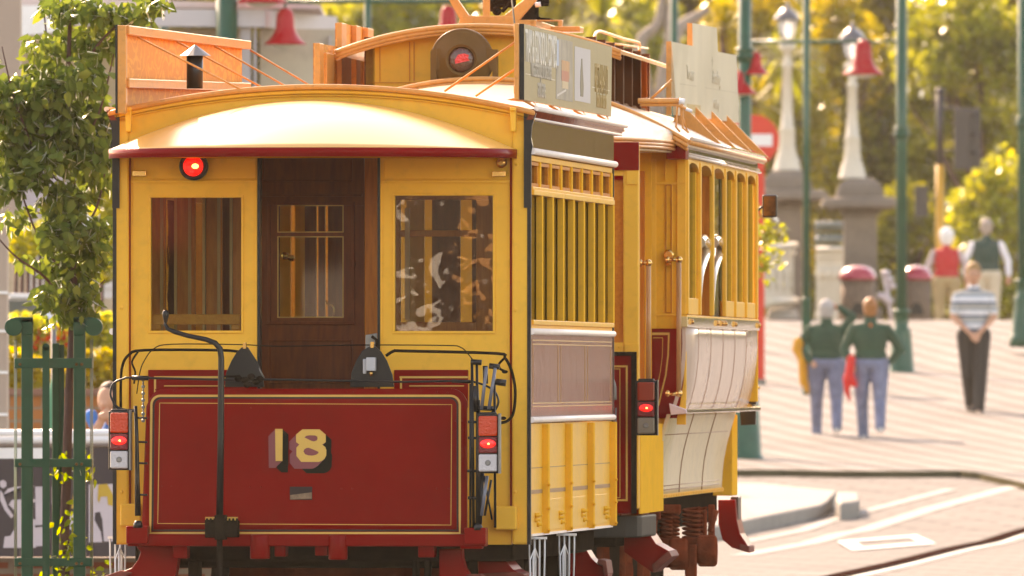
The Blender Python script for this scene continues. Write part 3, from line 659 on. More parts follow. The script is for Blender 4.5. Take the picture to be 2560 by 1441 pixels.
# black rods at the right
m=MB()
for pts,r in (([(1180,908),(1184,1320)],.0075),([(1192,908),(1194,1100),(1193,1320)],.007),([(1177,905),(1204,907)],.014),([(1176,1330),(1176,960)],.006),([(1206,1180),(1200,1310)],.010),([(1213,915),(1214,960)],.013),([(1236,915),(1238,1320)],.0065),([(1228,1200),(1212,1290)],.006),([(1210,1190),(1230,1300)],.005),([(1205,1240),(1185,1245)],.006),([(1170,1055),(1200,1056)],.007),([(1170,1095),(1195,1096)],.007),([(1168,1178),(1200,1178)],.007),([(1170,1245),(1200,1246)],.008),([(1188,965),(1192,1030)],.016),([(1192,1020),(1235,1022)],.012),([(1223,915),(1249,918)],.014),([(1240,955),(1265,958)],.017),([(1196,1000),(1196,1040)],.009)): m.tube([f(x,y,-.44) for x,y in pts],r,8)
m.build('coupling_rods',BLACK,tr)
m=MB()
for pts in ([(1216,918),(1204,1024)],[(1238,920),(1222,1024)],[(1218,1190),(1204,1290)]): m.tube([f(x,y,-.47) for x,y in pts],.0085,8)
m.build('grey_rods',mat('blue grey rod',(.13,.14,.17),.35,coat=.3),tr)
m=MB(); m.tube([f(1196,1030,-.44),f(1196,1312,-.44)],[.012,.016],10); m.lathe([(.028,0),(.024,.02),(.016,.035)],f(1194,1326,-.44),(0,0,1),12); m.build('lamp_post_rod',BLACK,tr)
# roof boards -----------------------------------------------------------
SIGN=mat('grey green sign board',(.34,.27,.13),.4,coat=.08,spec=.3,var=.1,vs=1.5,dirt=.15)
rl=-.98
Pt=[T.side(x,y,rl) for x,y in ((299,64),(605,103),(600,226),(299,252))]
zt0=Pt[0].z; zt1=Pt[1].z; ub=Pt[1].y; 
m=MB(); m.prism([Vector((rl-.012,Pt[0].y,Pt[0].z)),Vector((rl-.012,ub,zt1)),Vector((rl-.012,ub,2.86)),Vector((rl-.012,Pt[0].y,2.86))],(.012,0,0)); lb=m.build('left_roof_board',PLY,tr)
u0=Pt[0].y
def beam(m,x,za0,za1,h,d): m.prism([Vector((x,u0+.0,za0)),Vector((x,ub,za1)),Vector((x,ub,za1-h)),Vector((x,u0,za0-h))],(d,0,0))
m=MB(); beam(m,rl,zt0,zt1,.045,.05); beam(m,rl,zt0-.265,zt1-.275+.05,.045,.05); m.box(rl-.008,rl+.035,u0-.03,u0+.04,2.86,zt0); m.build('board_frame',RIM,lb,.004)
m=MB(); m.box(rl-.018,rl-.008,u0-.032,u0+.04,2.86,zt0+.003); m.build('board_edge',BLACK,lb)
m=MB()
for k in range(4):
    uu=u0+.35+k*(ub-u0-.4)/3; zz=zt0+(zt1-zt0)*k/3-.05; m.tube([Vector((rl+.05,uu,zz)),Vector((rl+.58,uu-.05,arch(-.4)-.01))],.0055,6)
m.build('stays',RIM,lb)
rr_=1.02
q=[T.side(x,y,rr_) for x,y in ((1309,60),(1530,118),(1528,292),(1309,250))]
m=MB(); m.prism(q,(-.018,0,0)); rb=m.build('right_roof_board',SIGN,tr)
m=MB(); m.box(rr_-.045,rr_-.022,q[0].y-.03,q[0].y+.03,q[3].z-.0,q[0].z+.002)
for zz in (q[0].z-.03,q[3].z+.05): m.box(rr_-.05,rr_-.019,q[0].y,q[1].y-.02,zz-.02,zz+.02)
m.build('board_frame',RIM,rb,.003)
m=MB(); m.box(rr_-.021,rr_+.003,q[0].y-.006,q[0].y+.0,q[3].z,q[0].z); m.build('board_edge',BLACK,rb)
m=MB(); m.tube([T.face(1299,98,.1),T.face(1112,228,.35)],.0065,8); m.tube([T.face(1299,165,1.2),T.face(1190,240,1.4)],.0065,8)
for k in range(4): uu=q[0].y+.5+k*1.5; m.tube([Vector((rr_-.02,uu-.25,q[3].z)),Vector((rr_+.02,uu,2.90)),Vector((rr_-.02,uu+.25,q[3].z+.02))],.006,6)
m.build('stays',RIM,rb)
m=MB(); T.fb(m,1288,200,1298,240,.3,.35); m.prism([T.face(1265,250,.1),T.face(1310,240,.1),T.face(1310,254,.1)],(0,.4,0)); m.build('board_foot',RIM,rb)
# writing and pictures on the right board (x = along the board, y = up)
BL=q[1].y-q[0].y; Bz=q[3].z; Bh=q[0].z-q[3].z
def bm(u,zz): return Matrix(((0,0,1,rr_+.0015),(1,0,0,q[0].y+u*BL),(0,1,0,Bz+zz*Bh),(0,0,0,1)))
SW=mat('white sign lettering',(.72,.68,.58),.5,var=.05); SO=mat('ochre sign lettering',(.42,.28,.09),.5,var=.05); SWD=mat('faded white lettering',(.45,.41,.33),.5,var=.1)
text_mesh('TRAM & GONDOLA COMBO',.24,SW,rb,bm(.185,.70),sx=.60)
text_mesh('Nine attractions on one ticket',.15,SWD,rb,bm(.185,.45),sx=.66)
text_mesh('and save',.16,SWD,rb,bm(.19,.2),sx=.8)
text_mesh('RESTAURANT',.22,SO,rb,bm(.87,.48),sx=.62); text_mesh('book on board',.15,SO,rb,bm(.87,.22),sx=.68)
def patch(name,u0_,u1_,z0_,z1_,mt,e=.0016,tilt=0):
    m=MB(); m.prism([Vector((rr_,q[0].y+u0_*BL,Bz+z0_*Bh)),Vector((rr_,q[0].y+u1_*BL,Bz+(z0_+tilt)*Bh)),Vector((rr_,q[0].y+u1_*BL,Bz+(z1_+tilt)*Bh)),Vector((rr_,q[0].y+u0_*BL,Bz+z1_*Bh))],(e,0,0)); return m.build(name,mt,rb)
patch('picture_of_gondola_cabin',.56,.74,.13,.87,mat('pale sky picture',(.42,.42,.44),.4,var=.05))
patch('rule',.02,.34,.345,.352,SW); patch('rule',.76,.97,.36,.367,SW)
patch('picture_of_tram',.35,.535,.1,.92,mat('picture background',(.22,.20,.16),.4,var=.5,vs=7))
patch('picture_sky',.352,.38,.55,.90,mat('picture blue',(.25,.36,.5),.4),.0022)
patch('picture_tram_body',.41,.50,.40,.64,mat('picture orange',(.45,.20,.07),.4,var=.3,vs=9),.0022); patch('picture_tram_dash',.41,.49,.36,.50,mat('picture red',(.42,.10,.05),.4),.0026); patch('picture_road',.36,.46,.13,.16,mat('picture road',(.5,.48,.44),.4,var=.3),.0022,.1)
patch('picture_tram_front',.415,.485,.26,.36,mat('picture cream',(.5,.38,.22),.4),.0026)
m=MB(); m.prism([Vector((rr_,q[0].y+a*BL,Bz+b*Bh)) for a,b in ((.625,.2),(.655,.2),(.66,.35),(.65,.55),(.645,.72),(.635,.72),(.625,.55),(.62,.35))],(.003,0,0)); m.build('picture_figure',mat('picture olive',(.10,.09,.05),.4),rb)
# ================================================================== THE MOTOR TRAM IN FRONT OF THE TRAILER
TH2=math.atan((4147-1280)/F)
Yn=86.6; cx=(1118-HX)*Yn/F
Mo=Frame(cx,Yn,TH2)
mt=thing('motor_tram','larger tram with raised roof and round headlight, coupled ahead of the trailer','tram',(Mo.ox,Mo.oy,0),-TH2)
g=Mo.face; gs=Mo.side
def mb_(a,u0,u1,name,m,par=mt,bevel=0):
    k=MB()
    for q_ in a: Mo.fb(k,*q_,u0,u1)
    return k.build(name,m,par,bevel)
UB=2.1                                             # bulkhead plane
RP=g(1597,900,0).x; RS=g(1715,600,UB).x            # platform and saloon half widths
def gz2(y,px=1597,u=0): return g(px,y,u).z
# platform end: both halves (the left one is hidden behind the trailer)
for s in (1,-1):
    x0,x1=sorted((s*(RP-.085),s*RP))
    k=MB(); k.box(x0,x1,0,.09,gz2(1272),gz2(360)); e=k.build('end_post',YEL,mt,.008)
    xi=s*g(1565,600,0).x; xo=s*(RP-.085)
    k=MB(); k.box(s*.62,xi,.03,.06,gz2(856),gz2(444)); p=k.build('end_window',WOR,mt)
    k=MB(); k.box(s*.60,xi+s*.012,.01,.03,gz2(450),gz2(440)); k.box(xi-s*.004,xi+s*.012,.01,.05,gz2(860),gz2(440)); k.build('window_lining',MAR,p)
    k=MB(); k.box(s*.6,xo,.005,.07,gz2(440),gz2(405)); k.box(s*.6,xo,.005,.07,gz2(884),gz2(858)); k.build('end_rail',YEL,mt,.004)
    k=MB(); k.box(s*.55,RP*s,-.012,.03,gz2(426),gz2(356)); k.build('end_header',MAR,mt)
k=MB(); x=g(1590,0+900,0).x; k.box(-x,x,-.06,.0,gz2(1285),gz2(880)); ds=k.build('motor_dash',MAR,mt,.01)
k=MB(); xx=g(1590,900,-.06).x
for s in (1,-1): k.box(s*(xx-.025),s*(xx+.004),-.075,-.058,gz2(1285),gz2(880))
k.box(-xx,xx,-.074,-.058,gz2(890),gz2(880)); k.build('dash_edging',IRON,ds)
k=MB()
for d,w_ in ((.045,.010),(.085,.004)):
    for s in (1,-1): k.box(s*(xx-d),s*(xx-d-w_),-.064,-.06,gz2(1262-d*200),gz2(905+d*200))
    k.box(-xx+d,xx-d,-.064,-.06,gz2(905+d*200)-w_,gz2(905+d*200)); k.box(-xx+d,xx-d,-.064,-.06,gz2(1262-d*200),gz2(1262-d*200)+w_)
k.build('gold_lining',GOLD,ds)
k=MB(); pts=[]
for i in range(17):
    a=math.pi*i/16; pts.append((RP*1.0*math.cos(a),.25-.42*math.sin(a)))
pts=[(RP+.02,1.2)]+pts+[(-RP-.02,1.2)]
k.prism([Vector((x,y,gz2(1345))) for x,y in pts],(0,0,gz2(1290)-gz2(1345))); k.build('bumper',mat('dark painted bumper',(.035,.032,.026),.5,spec=.06,var=.2),mt,.01)
k=MB()
for px,y in ((1578,862),(1588,875),(1592,868),(1572,870),(1583,868),(1548,868)): k.ball(g(px,y,.0),(.006,.006,.006),6,4)
Mo.fb(k,1566,420,1596,462,-.008,.0); Mo.fb(k,1562,860,1597,895,-.008,0); k.build('corner_plate',YEL,mt,.002)
k=MB(); k.tube(smooth([g(1530,945,-.2),g(1537,965,-.2),g(1538,1000,-.2)]),.008,8); k.tube([g(1540,1020,-.2),g(1537,1155,-.2)],.005,6); k.build('grab_iron',STEEL,mt)
# platform floor and far sides
k=MB(); k.box(-RP+.1,RP-.1,.1,UB,.78,.86); k.build('platform_floor',WDK,mt)
# canopy over the platform: bowed rim, beige hood rising to the saloon roof arch
zc=gz2(348); 
def rimp(a): 
    t=-1+2*a; t=math.copysign(abs(t)**.8,t); e=math.sqrt(max(0,1-t*t)); return (t*1.06, UB-.25-(UB+.0)*e**.75)
def arch2(r,dz=0): return zpk-kk*r*r+dz
uA=UB-.32
pk=g(1207,196,uA); ed=g(1713,349,uA); zpk=pk.z; rc2=0; kk=(pk.z-ed.z)/(ed.x-pk.x)**2; cxr=pk.x
def arch2(r,dz=0): return zpk-kk*(r-cxr)**2+dz
def hood2(a,b):
    x,u=rimp(a); t=x/1.06; rr=cxr+t*1.0
    return Vector((cxr+x,uA+(u-uA)*b, zc+(arch2(rr)-.03-zc)*(1-b**1.6)))
k=MB(); k.surf(hood2,40,14); h2=k.build('platform_hood',BEIGE,mt); q_=h2.modifiers.new('t','SOLIDIFY'); q_.thickness=.015
k=MB()
for dz,o_,hh_ in ((.012,.0,.018),(-.008,-.008,.016),(-.026,.006,.014)):
    P=[hood2(i/50,1)+Vector((0,-o_,dz-.004)) for i in range(51)]; k.tube(P,hh_*.62,8)
k.build('hood_rim',RIM,h2)
k=MB(); k.surf(lambda a,b:Vector((hood2(a,1).x*.985,uA+(hood2(a,1).y+.06-uA)*b,zc-.05)),40,2,(0,0,.01)); k.build('hood_ceiling',BEIGE,h2)
# bulkhead
def bb(x0,y0,x1,y1,u0,u1,k): Mo.fb(k,x0,y0,x1,y1,u0,u1)
k=MB(); Mo.poly(k,[(560,360),(1715,360),(1715,1000),(1706,1012),(1690,1036),(1664,1050),(1654,1075),(1643,1115),(1633,1160),(1627,1200),(1625,1246),(560,1246)],UB,UB+.05); bh=k.build('saloon_bulkhead',YEL2,mt)
k=MB()
for a in ((1692,398,1715,1062),(1628,398,1640,830),(1628,457,1715,462),(1662,398,1664,450),(1628,785,1715,790)): bb(*a,UB-.012,UB,k)
for x0,x1 in ((1661,1679),): 
    for a in ((x0,460,x0+2,785),(x1,460,x1+2,785),(x0,458,x1+2,460),(x0,785,x1+2,787)): bb(*a,UB-.006,UB,k)
k.build('bulkhead_moulding',YEL,bh,.002)
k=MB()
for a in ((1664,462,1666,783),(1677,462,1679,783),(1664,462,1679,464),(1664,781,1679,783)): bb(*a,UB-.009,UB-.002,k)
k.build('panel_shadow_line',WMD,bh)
k=MB(); bb(1666,398-45,1714,398,UB-.3,UB-.01,k); k.build('bulkhead_header',MAR,bh,.004)
k=MB(); Mo.poly(k,[(1600,822),(1712,822),(1712,905),(1708,960),(1700,1010),(1692,1046),(1600,1046)],UB-.02,UB-.0); lp2=k.build('bulkhead_maroon_panel',MAR,bh)
k=MB()
def curve(pts,w_,u):
    for (a,b),(c,d) in zip(pts,pts[1:]): Mo.poly(k,[(a,b),(a+w_,b),(c+w_,d),(c,d)],u-.004,u)
curve([(1670,838),(1668,890),(1662,940),(1652,980),(1644,1015)],4,UB-.02); bb(1630,832,1674,838,UB-.024,UB-.02,k)
curve([(1656,846),(1655,890),(1650,930),(1643,965)],1.6,UB-.02); bb(1632,844,1657,846,UB-.024,UB-.02,k); k.build('gold_lining',GOLD,lp2)
k=MB(); k.lathe([(.03,0),(.03,.015),(.02,.02)],g(1672,638,UB-.02),(0,-1,0),14); bb(1666,628,1678,664,UB-.03,UB-.01,k); k.build('door_lock',BRASS,bh)
k=MB(); bb(1600,398,1628,1250,UB-1.2,UB-1.1,k) if False else None
k=MB(); Mo.fb(k,1602,380,1628,1060,UB-.1,UB-.05); k.build('inner_door_post',YEL2,mt)
k=MB(); Mo.fb(k,1600,428,1611,1060,UB-.15,UB-.1); k.build('door_edge',WMD,mt)
# lower yellow body behind the curved skirt
k=MB(); Mo.fb(k,1597,1062,1601,1285,.09,UB); k.build('platform_side',YEL2,mt)
# handrails
def rail(x,y0,y1,u,out=-30):
    k=MB(); k.tube([g(x,y0,u),g(x,y1,u)],.0135,12); o=k.build('handrail',POLE,mt)
    k=MB()
    for y in (y0,y1): k.ball(g(x,y,u),.021,10,7); k.tube([g(x,y,u),g(x+out,y+ (0 if y==y0 else 3),u)],[.012,.008],8); k.ball(g(x+out,y,u),(.014,.012,.02),8,6)
    k.build('rail_bracket',BRASS,o)
rail(1621,658,962,.25,-20); rail(1697,650,984,1.95,-28)
# saloon side ------------------------------------------------------------
Un=gs(1714,600,RS).y; Uf=gs(1893,600,RS).y
def zside(y): return gs(1716,y,RS).z
Lz=Uf-Un
def us(px): return gs(px,600,RS).y
posts=[1716,1747,1779,1810,1836,1863,1889]
for s in (1,-1):
    r=lambda d:s*(RS+d)
    ou=[us(p) for p in posts]
    k=MB()
    for i,u_ in enumerate(ou): k.box(r(-.012),r(.014),u_-.02,u_+.05,zside(786),zside(400))
    k.build('window_post',YEL,mt,.006)
    k=MB()
    for i,u_ in enumerate(ou[1:]): k.box(r(-.06),r(-.005),u_-.26,u_-.03,zside(786),zside(404)) if i not in (1,2) else None
    k2=MB()
    for i in range(6):
        a_,b_=ou[i]+.05,ou[i+1]-.02; n=10; c_=(a_+b_)/2; w2=(b_-a_)/2; zt=zside(402); zb=zside(428)
        for j in range(n):
            t0=-1+2*j/n; t1=-1+2*(j+1)/n; f_=lambda t: zb+(zt-zb)*math.sqrt(max(0,1-t*t))*.92
            k2.prism([Vector((r(.004),c_+t0*w2,f_(t0))),Vector((r(.004),c_+t1*w2,f_(t1))),Vector((r(.004),c_+t1*w2,zt+.01)),Vector((r(.004),c_+t0*w2,zt+.01))],(-.05*s,0,0))
    k2.build('window_arch',YEL,mt)
    for i in range(6):
        a_,b_=ou[i]+.05,ou[i+1]-.02
        if i not in (1,2):
            k=MB(); k.box(r(-.034),r(-.028),a_,b_,zside(788),zside(404)); wn=k.build('saloon_window',GLS,mt)
            k=MB(); k.box(r(-.026),r(-.0),a_,b_,zside(786),zside(745)); k.build('sash_frame',YEL,wn,.003); k=MB(); k.box(r(-.028),r(-.012),b_-.1,b_,zside(745),zside(425)); k.build('sash_stile',YEL2,wn)
    k=MB(); k.box(r(-.03),r(.004),Un,Uf,zside(400)+.0,zside(393)); k.box(r(-.035),r(.010),Un,Uf,zside(796),zside(788)); k.build('side_rail',YEL,mt,.003)
    k=MB(); k.box(r(-.04),r(.012),Un-.02,Uf+.05,zside(818),zside(792)); wr=k.build('waist_rail',mat('cream glossy rail',(.62,.47,.22),.12,coat=1,var=.05,crough=.04),mt,.004)
    k=MB()
    for px in (1722,1786,1798,1806,1831,1890):
        u_=us(px); k.box(r(.012),r(.02),u_-.1,u_+.1,zside(812),zside(797)); k.lathe([(.014,0),(.01,.01)],(r(.02),u_,zside(805)),(s,0,0),10)
    k.build('catch',BRASS,wr)
    # curved panels: tumblehome above the ledge, flared skirt below
    WPN=mat('pinkish cream glossy side panel',(.62,.45,.34),.2,coat=.25,spec=.2,var=.08,vs=2,bump=.08,bs=4,crough=.06,dirt=.1)
    prof=[(818,.0),(860,.002),(900,-.002),(940,-.012),(970,-.024),(1000,-.042),(1014,-.052)]
    k=MB(); k.surf(lambda a,b:Vector((r((lambda q:prof[min(int(q),5)][1]+(prof[min(int(q),5)+1][1]-prof[min(int(q),5)][1])*(q-min(int(q),5)))(b*6)),Un-.0+Lz*a,zside((lambda q:prof[min(int(q),5)][0]+(prof[min(int(q),5)+1][0]-prof[min(int(q),5)][0])*(q-min(int(q),5)))(b*6)))),6,12,(-.02*s,0,0)); k.build('side_panel',WPN,mt)
    k=MB()
    for i in range(1,6):
        u_=Un+Lz*i/6.0+.0; k.tube([Vector((r(d-.001),u_,zside(y))) for y,d in prof],.004,6)
    k.build('panel_beading',mat('brown beading',(.30,.12,.06),.4),mt)
    k=MB(); k.prism([Vector((r(x_),Un-.2,zside(y))) for x_,y in ((-.08,1008),(.018,1024),(.022,1034),(-.07,1038))],(0,Lz+.25,0)); k.build('ledge',mat('pink white ledge paint',(.68,.50,.46),.12,coat=1,var=.05,crough=.04),mt,.004)
    SK=mat('cream skirt paint',(.66,.53,.33),.4,coat=.12,spec=.2,var=.08,vs=2,dirt=.25,bump=.06,bs=4,crough=.06)
    sp=[(1036,-.082),(1060,-.098),(1090,-.118),(1125,-.138),(1160,-.153),(1195,-.162),(1238,-.168)]
    spf=lambda b:(lambda q,i:(sp[i][0]+(sp[i+1][0]-sp[i][0])*(q-i),sp[i][1]+(sp[i+1][1]-sp[i][1])*(q-i)))(b*6,min(int(b*6),5))
    k=MB(); k.surf(lambda a,b:Vector((r(spf(b)[1]),Un-.05+(Lz*.90)*a,zside(spf(b)[0])+.0)),6,18,(-.02*s,0,0)); sk=k.build('curved_skirt',SK,mt)
    k=MB()
    for fr_ in (.34,.68): k.tube([Vector((r(d+.002),Un-.05+Lz*.9*fr_,zside(y))) for y,d in sp],.0035,6)
    for b in (.32,.92,.96): y,d=spf(b); k.tube([Vector((r(d+.002),Un,zside(y))),Vector((r(d+.002),Un+Lz*.85,zside(y)))],.0022,5)
    k.build('skirt_seam',mat('brown beading',(.2,.1,.05)),sk)
    k=MB(); k.box(r(-.19),r(-.16),Un-.05,Un-.05+Lz*.9,zside(1248),zside(1238)); 
    for j in range(40): k.box(r(-.16),r(-.154),Un+Lz*.9*j/40,Un+Lz*.9*j/40+.05,zside(1247),zside(1240))
    k.build('skirt_hem',YEL,sk)
    # letterboard and cornice mouldings
    k=MB(); k.box(r(-.05),r(-.0),Un-.02,Uf+.05,zside(394),zside(350)); k.build('letterboard',mat('cream letterboard gloss',(.38,.32,.20),.14,coat=1,var=.15,crough=.05),mt)
    k=MB(); 
    for y,d,rr in ((391,.012,.010),(384,.008,.006),(355,.02,.008),(349,.035,.012)): k.tube([Vector((r(d),Un-.03,zside(y))),Vector((r(d),Uf+.08,zside(y)))],rr,8)
    k.build('cornice_moulding',mat('pale moulding gloss',(.60,.45,.33),.12,coat=1,crough=.04),mt)
    k=MB(); k.box(s*(RS-.26),s*(RS-.125),Uf-.4,Uf+.12,zside(1262),zside(1045)); k.box(s*(RS-.1),s*(RS-.0),Uf+.02,Uf+.1,zside(1010),zside(400)); k.build('front_corner_post',YEL2,mt,.006)
# saloon interior
k=MB(); k.box(-RS+.3,RS-.3,Un,Uf,.86,.9); k.box(-.5,.5,Uf-.1,Uf-.05,.86,2.7); k.build('saloon_floor_and_bulkhead',WDK,mt)
k=MB()
for s in (1,-1):
    k.box(s*.45,s*(RS-.06),us(1811)-.15,us(1811)-.1,zside(1005),2.75) if s==1 else None
    k.box(s*.45,s*(RS-.10),us(1790),us(1790)+.05,zside(1005),2.75) if s==1 else None
k.build('interior_partition',WMD,mt)
for px in (1757,1790):
    P=smooth([gs(px-10,780,RS-.03),gs(px-6,690,RS-.03),gs(px+8,635,RS-.03),gs(px+9,612,RS-.03),gs(px,600,RS-.03),gs(px-8,608,RS-.03)])
    k=MB(); k.tube(P,[.012+.02*min(1,i/ (len(P)*.45)) for i in range(len(P))],10); k.build('seat_end',mat('pale seat end paint',(.6,.46,.30),.2,coat=.8),mt)
# roof -------------------------------------------------------------------
URF=Uf+.25
k=MB(); k.surf(lambda a,b:Vector((cxr-1.135+2.27*a,uA+(URF-uA)*b,arch2(cxr-1.135+2.27*a)-.03)),32,8,(0,0,.025)); k.build('saloon_roof',BEIGE,mt)
k=MB()
for o_,dz,rr in ((0,-.004,.014),(-.012,-.03,.014),(-.0,-.05,.010)): k.tube([Vector((x,uA-.015+o_*.5,arch2(x)+dz)) for x in [cxr-1.135+2.27*i/40 for i in range(41)]],rr,8)
k.build('roof_end_rim',RIM,mt)
k=MB()
for s in (1,-1):
    k.tube([Vector((cxr+s*1.137,uA,arch2(cxr+1.135)-.006)),Vector((cxr+s*1.137,URF,arch2(cxr+1.135)-.006))],.014,8)
k.build('gutter',RIM,mt)
# clerestory
uC=uA+.55; cc=g(1200,100,uC).x; hwC=.53*1.0; wl=g(915,150,uC).x; wr_=2*cc-wl
kc=g(1225,62,uC-.15).z; tipz=g(842,128,uC-.15).z; tw=cc-g(838,128,uC-.15).x
def arch3(x): return kc-(kc-tipz)*abs((x-cc)/tw)**2.1
UCF=us(1850)
k=MB(); k.surf(lambda a,b:Vector((cc-tw+2*tw*a,uC-.15+(UCF-uC)*b,arch3(cc-tw+2*tw*a)-.02)),36,6,(0,0,.02)); cl=k.build('clerestory_roof',RIM,mt)
k=MB()
for dz,o_,rr in ((-.008,0,.014),(-.028,.006,.013),(-.046,.014,.010)): k.tube([Vector((cc-tw+2*tw*i/44,uC-.16+o_,arch3(cc-tw+2*tw*i/44)+dz)) for i in range(45)],rr,8)
k.build('clerestory_rim',RIM,cl)
k=MB(); n=20; xs=[wl+(wr_-wl)*i/n for i in range(n+1)]
k.prism([Vector((wl,uC,2.7)),*[Vector((x,uC,arch3(x)-.01)) for x in xs],Vector((wr_,uC,2.7))],(0,.04,0)); cw=k.build('clerestory_end_wall',YEL,mt)
k=MB()
for a in ((949,112,950.5,205),(1023,105,1025,203),(1034,105,1036,203),(925,206,1385,208)): Mo.fb(k,*a,uC-.006,uC)
for y in (140,155,168,185): k.ball(g(928,y,uC),(.004,.004,.004),6,4)
k.build('board_seam',WMD,cw)
for s in (1,-1):
    k=MB(); xw=wr_ if s>0 else wl
    k.box(xw-.03*s,xw,uC,UCF-.3,2.75,2.95)
    n=6
    for i in range(n+1):
        u_=uC+(UCF-.3-uC)*i/n; k.box(xw-.035*s,xw+.01*s,u_,u_+.07,2.9,tipz+.08)
        if i<n:
            um=(u_+ (UCF-.3-uC)/n*.5); hw_=(UCF-.3-uC)/n*.5
            for j in range(6):
                t0=-1+j/3; t1=-1+(j+1)/3; fz=lambda t: 3.03+.05*math.sqrt(max(0,1-t*t)); k.prism([Vector((xw+.004*s,um+t0*hw_,fz(t0))),Vector((xw+.004*s,um+t1*hw_,fz(t1))),Vector((xw+.004*s,um+t1*hw_,fz(t1)+.03)),Vector((xw+.004*s,um+t0*hw_,fz(t0)+.03))],(-.03*s,0,0))
    k.build('clerestory_window_frame',mat('dark brown frame paint',(.14,.045,.015),.5,spec=.1,var=.25),mt)
    k=MB(); k.box(xw-.05*s,xw-.035*s,uC,UCF-.3,2.9,tipz+.08); k.build('clerestory_dark_sheet',mat('clerestory interior shade',(.045,.013,.005),.4,spec=.1,var=.4,vs=6),mt)  # opaque dark sheet paints the dim interior behind the clerestory windows
k=MB(); k.box(wl,wr_,UCF-.35,UCF-.3,2.7,kc-.1); k.build('clerestory_front_wall',WMD,mt)
# roof tube rails
k=MB(); P=[(1486,95),(1489,84),(1498,79),(1515,83),(1560,98),(1592,106),(1599,112),(1598,128)]; k.tube(smooth([gs(x,y,RS-.75) for x,y in P]),.009,8); k.tube([gs(1500,104,RS-.75),gs(1620,122,RS-.75)],.006,6); k.build('roof_rail',RIM,mt)
k=MB()
ur=us(1722)
for pts,rr in (([(1595,253),(1710,253)],.016),([(1600,263),(1692,263),(1728,278)],.008),([(1694,263),(1690,318),(1700,330)],.006),([(1706,270),(1707,320),(1722,332)],.006),([(1700,268),(1718,328)],.004),([(1625,250),(1680,200)],.007)): k.tube([g(x,y,uA+.25) for x,y in pts],rr,8)
k.build('roof_step_rail',RIM,mt)
k=MB(); k.tube([g(1698,253,uA+.24),g(1712,255,uA+.24)],.0165,8); k.tube([g(1715,273,uA+.24),g(1730,279,uA+.24)],.0095,8); k.build('rail_cap',CHROME,mt)
k=MB()
for px in (1735,1772,1812,1850):
    u_=gs(px,300,RS-.2).y
    k.prism([Vector((RS-.30,u_,arch2(RS-.25)+.16)),Vector((RS-.02,u_,arch2(RS-.02)-.005)),Vector((RS-.32,u_,arch2(RS-.3)-.005))],(0,.03,0))
k.build('board_bracket',RIM,mt)
# stepped advertising boards on the roof
SB=mat('faded cream advertising board',(.78,.70,.52),.3,coat=.15,spec=.3,var=.08,vs=2,bump=.05,bs=3)
rb2=RS-.28
def sP(x,y): return gs(x,y,rb2)
bp=[(1679,104),(1733,116),(1731,58),(1792,70),(1795,130),(1841,139),(1848,307),(1692,288)]
k=MB(); k.prism([sP(x,y) for x,y in bp],(-.02,0,0)); b1=k.build('right_roof_board',SB,mt)
k=MB()
for x,y0,y1 in ((1679,104,288),(1731,58,116)): 
    a=sP(x,y0); b=sP(x,y1); k.box(a.x-.03,a.x-.001,a.y-.02,a.y+.02,b.z,a.z)
k.build('board_frame',RIM,b1)
def sp_(name,pts,m,o=.002): k=MB(); k.prism([sP(x,y)+Vector((o,0,0)) for x,y in pts],(-.0015,0,0)); return k.build(name,m,b1)
FD=mat('faded grey lettering',(.55,.49,.36),.4,var=.15)
sp_('rule',[(1699,209),(1740,215),(1740,217),(1699,211)],FD); sp_('rule',[(1764,219),(1843,232),(1843,234),(1764,221)],FD)
def line3d(name,body,px,py,size,sxx):
    p=sP(px,py); text_mesh(body,size,FD,b1,Matrix(((0,0,1,p.x+.003),(1,0,0,p.y),(0,1,0,p.z),(0,0,0,1))),sx=sxx,name=name)
line3d('faded_lettering','Tower',1725,185,.12,2.2); line3d('faded_lettering','Bottling',1790,196,.12,2.2); line3d('faded_lettering','Gallery',1790,262,.08,2.2)
sp_('ochre_patch',[(1717,260),(1751,264),(1751,285),(1717,281)],mat('ochre patch',(.48,.32,.10),.4))
rl2=-.84
def lP(x,y): return gs(x,y,rl2)
k=MB(); k.prism([lP(x,y) for x,y in ((783,108),(838,117),(838,58),(912,70),(915,225),(783,215))],(.015,0,0)); b2=k.build('left_roof_board',PLY,mt)
k=MB()
for x0,x1,y0 in ((779,789,108),(797,815,132),(843,858,120),(871,881,64),(834,846,57),(900,914,70)):
    a=lP(x0,y0); b=lP(x1,228); k.prism([Vector((a.x+.016,a.y,a.z)),Vector((a.x+.016,b.y,a.z)),Vector((a.x+.016,b.y,b.z)),Vector((a.x+.016,a.y,b.z))],(.03,0,0))
k.build('board_frame',RIM,b2,.003)
# headlight on the platform roof
hu=uA+.18; hl=g(1154,150,hu); 
k=MB(); k.lathe([(.160,-.16),(.176,-.06),(.174,.0),(.168,.012),(.162,.008),(.155,.018),(.092,.022),(.088,.034),(.082,.034),(.078,.016)],hl,(0,-1,0),36); hd2=k.build('headlight',BRONZE,mt)
k=MB(); k.lathe([(.077,.012),(.06,.025),(.03,.032),(.001,.034)],hl,(0,-1,0),28); rl_=k.build('headlight_lens',mat('dark red brown lens',(.10,.03,.01),.15,coat=.8,bump=.3,bs=60),hd2)
k=MB(); k.prism([g(x,y,hu-.037) for x,y in ((1137,150),(1145,137),(1160,134),(1172,138),(1170,146),(1174,152),(1160,155),(1148,158),(1138,160))],(0,.01,0)); k.build('red_reflection',mat('red reflection glow',(.6,.01,.005),.15,coat=.8,emit=(1,.01,.0),es=.05,bump=.5,bs=80),rl_)  # faintly glowing red patch paints a reflection in the lens
k=MB()
for x0,x1 in ((1076,1091),(1231,1244)):
    Mo.poly(k,[(x0,130),(x0+3,124),(x1,124),(x1,260),(x0,260)],hu-.03,hu+.03)
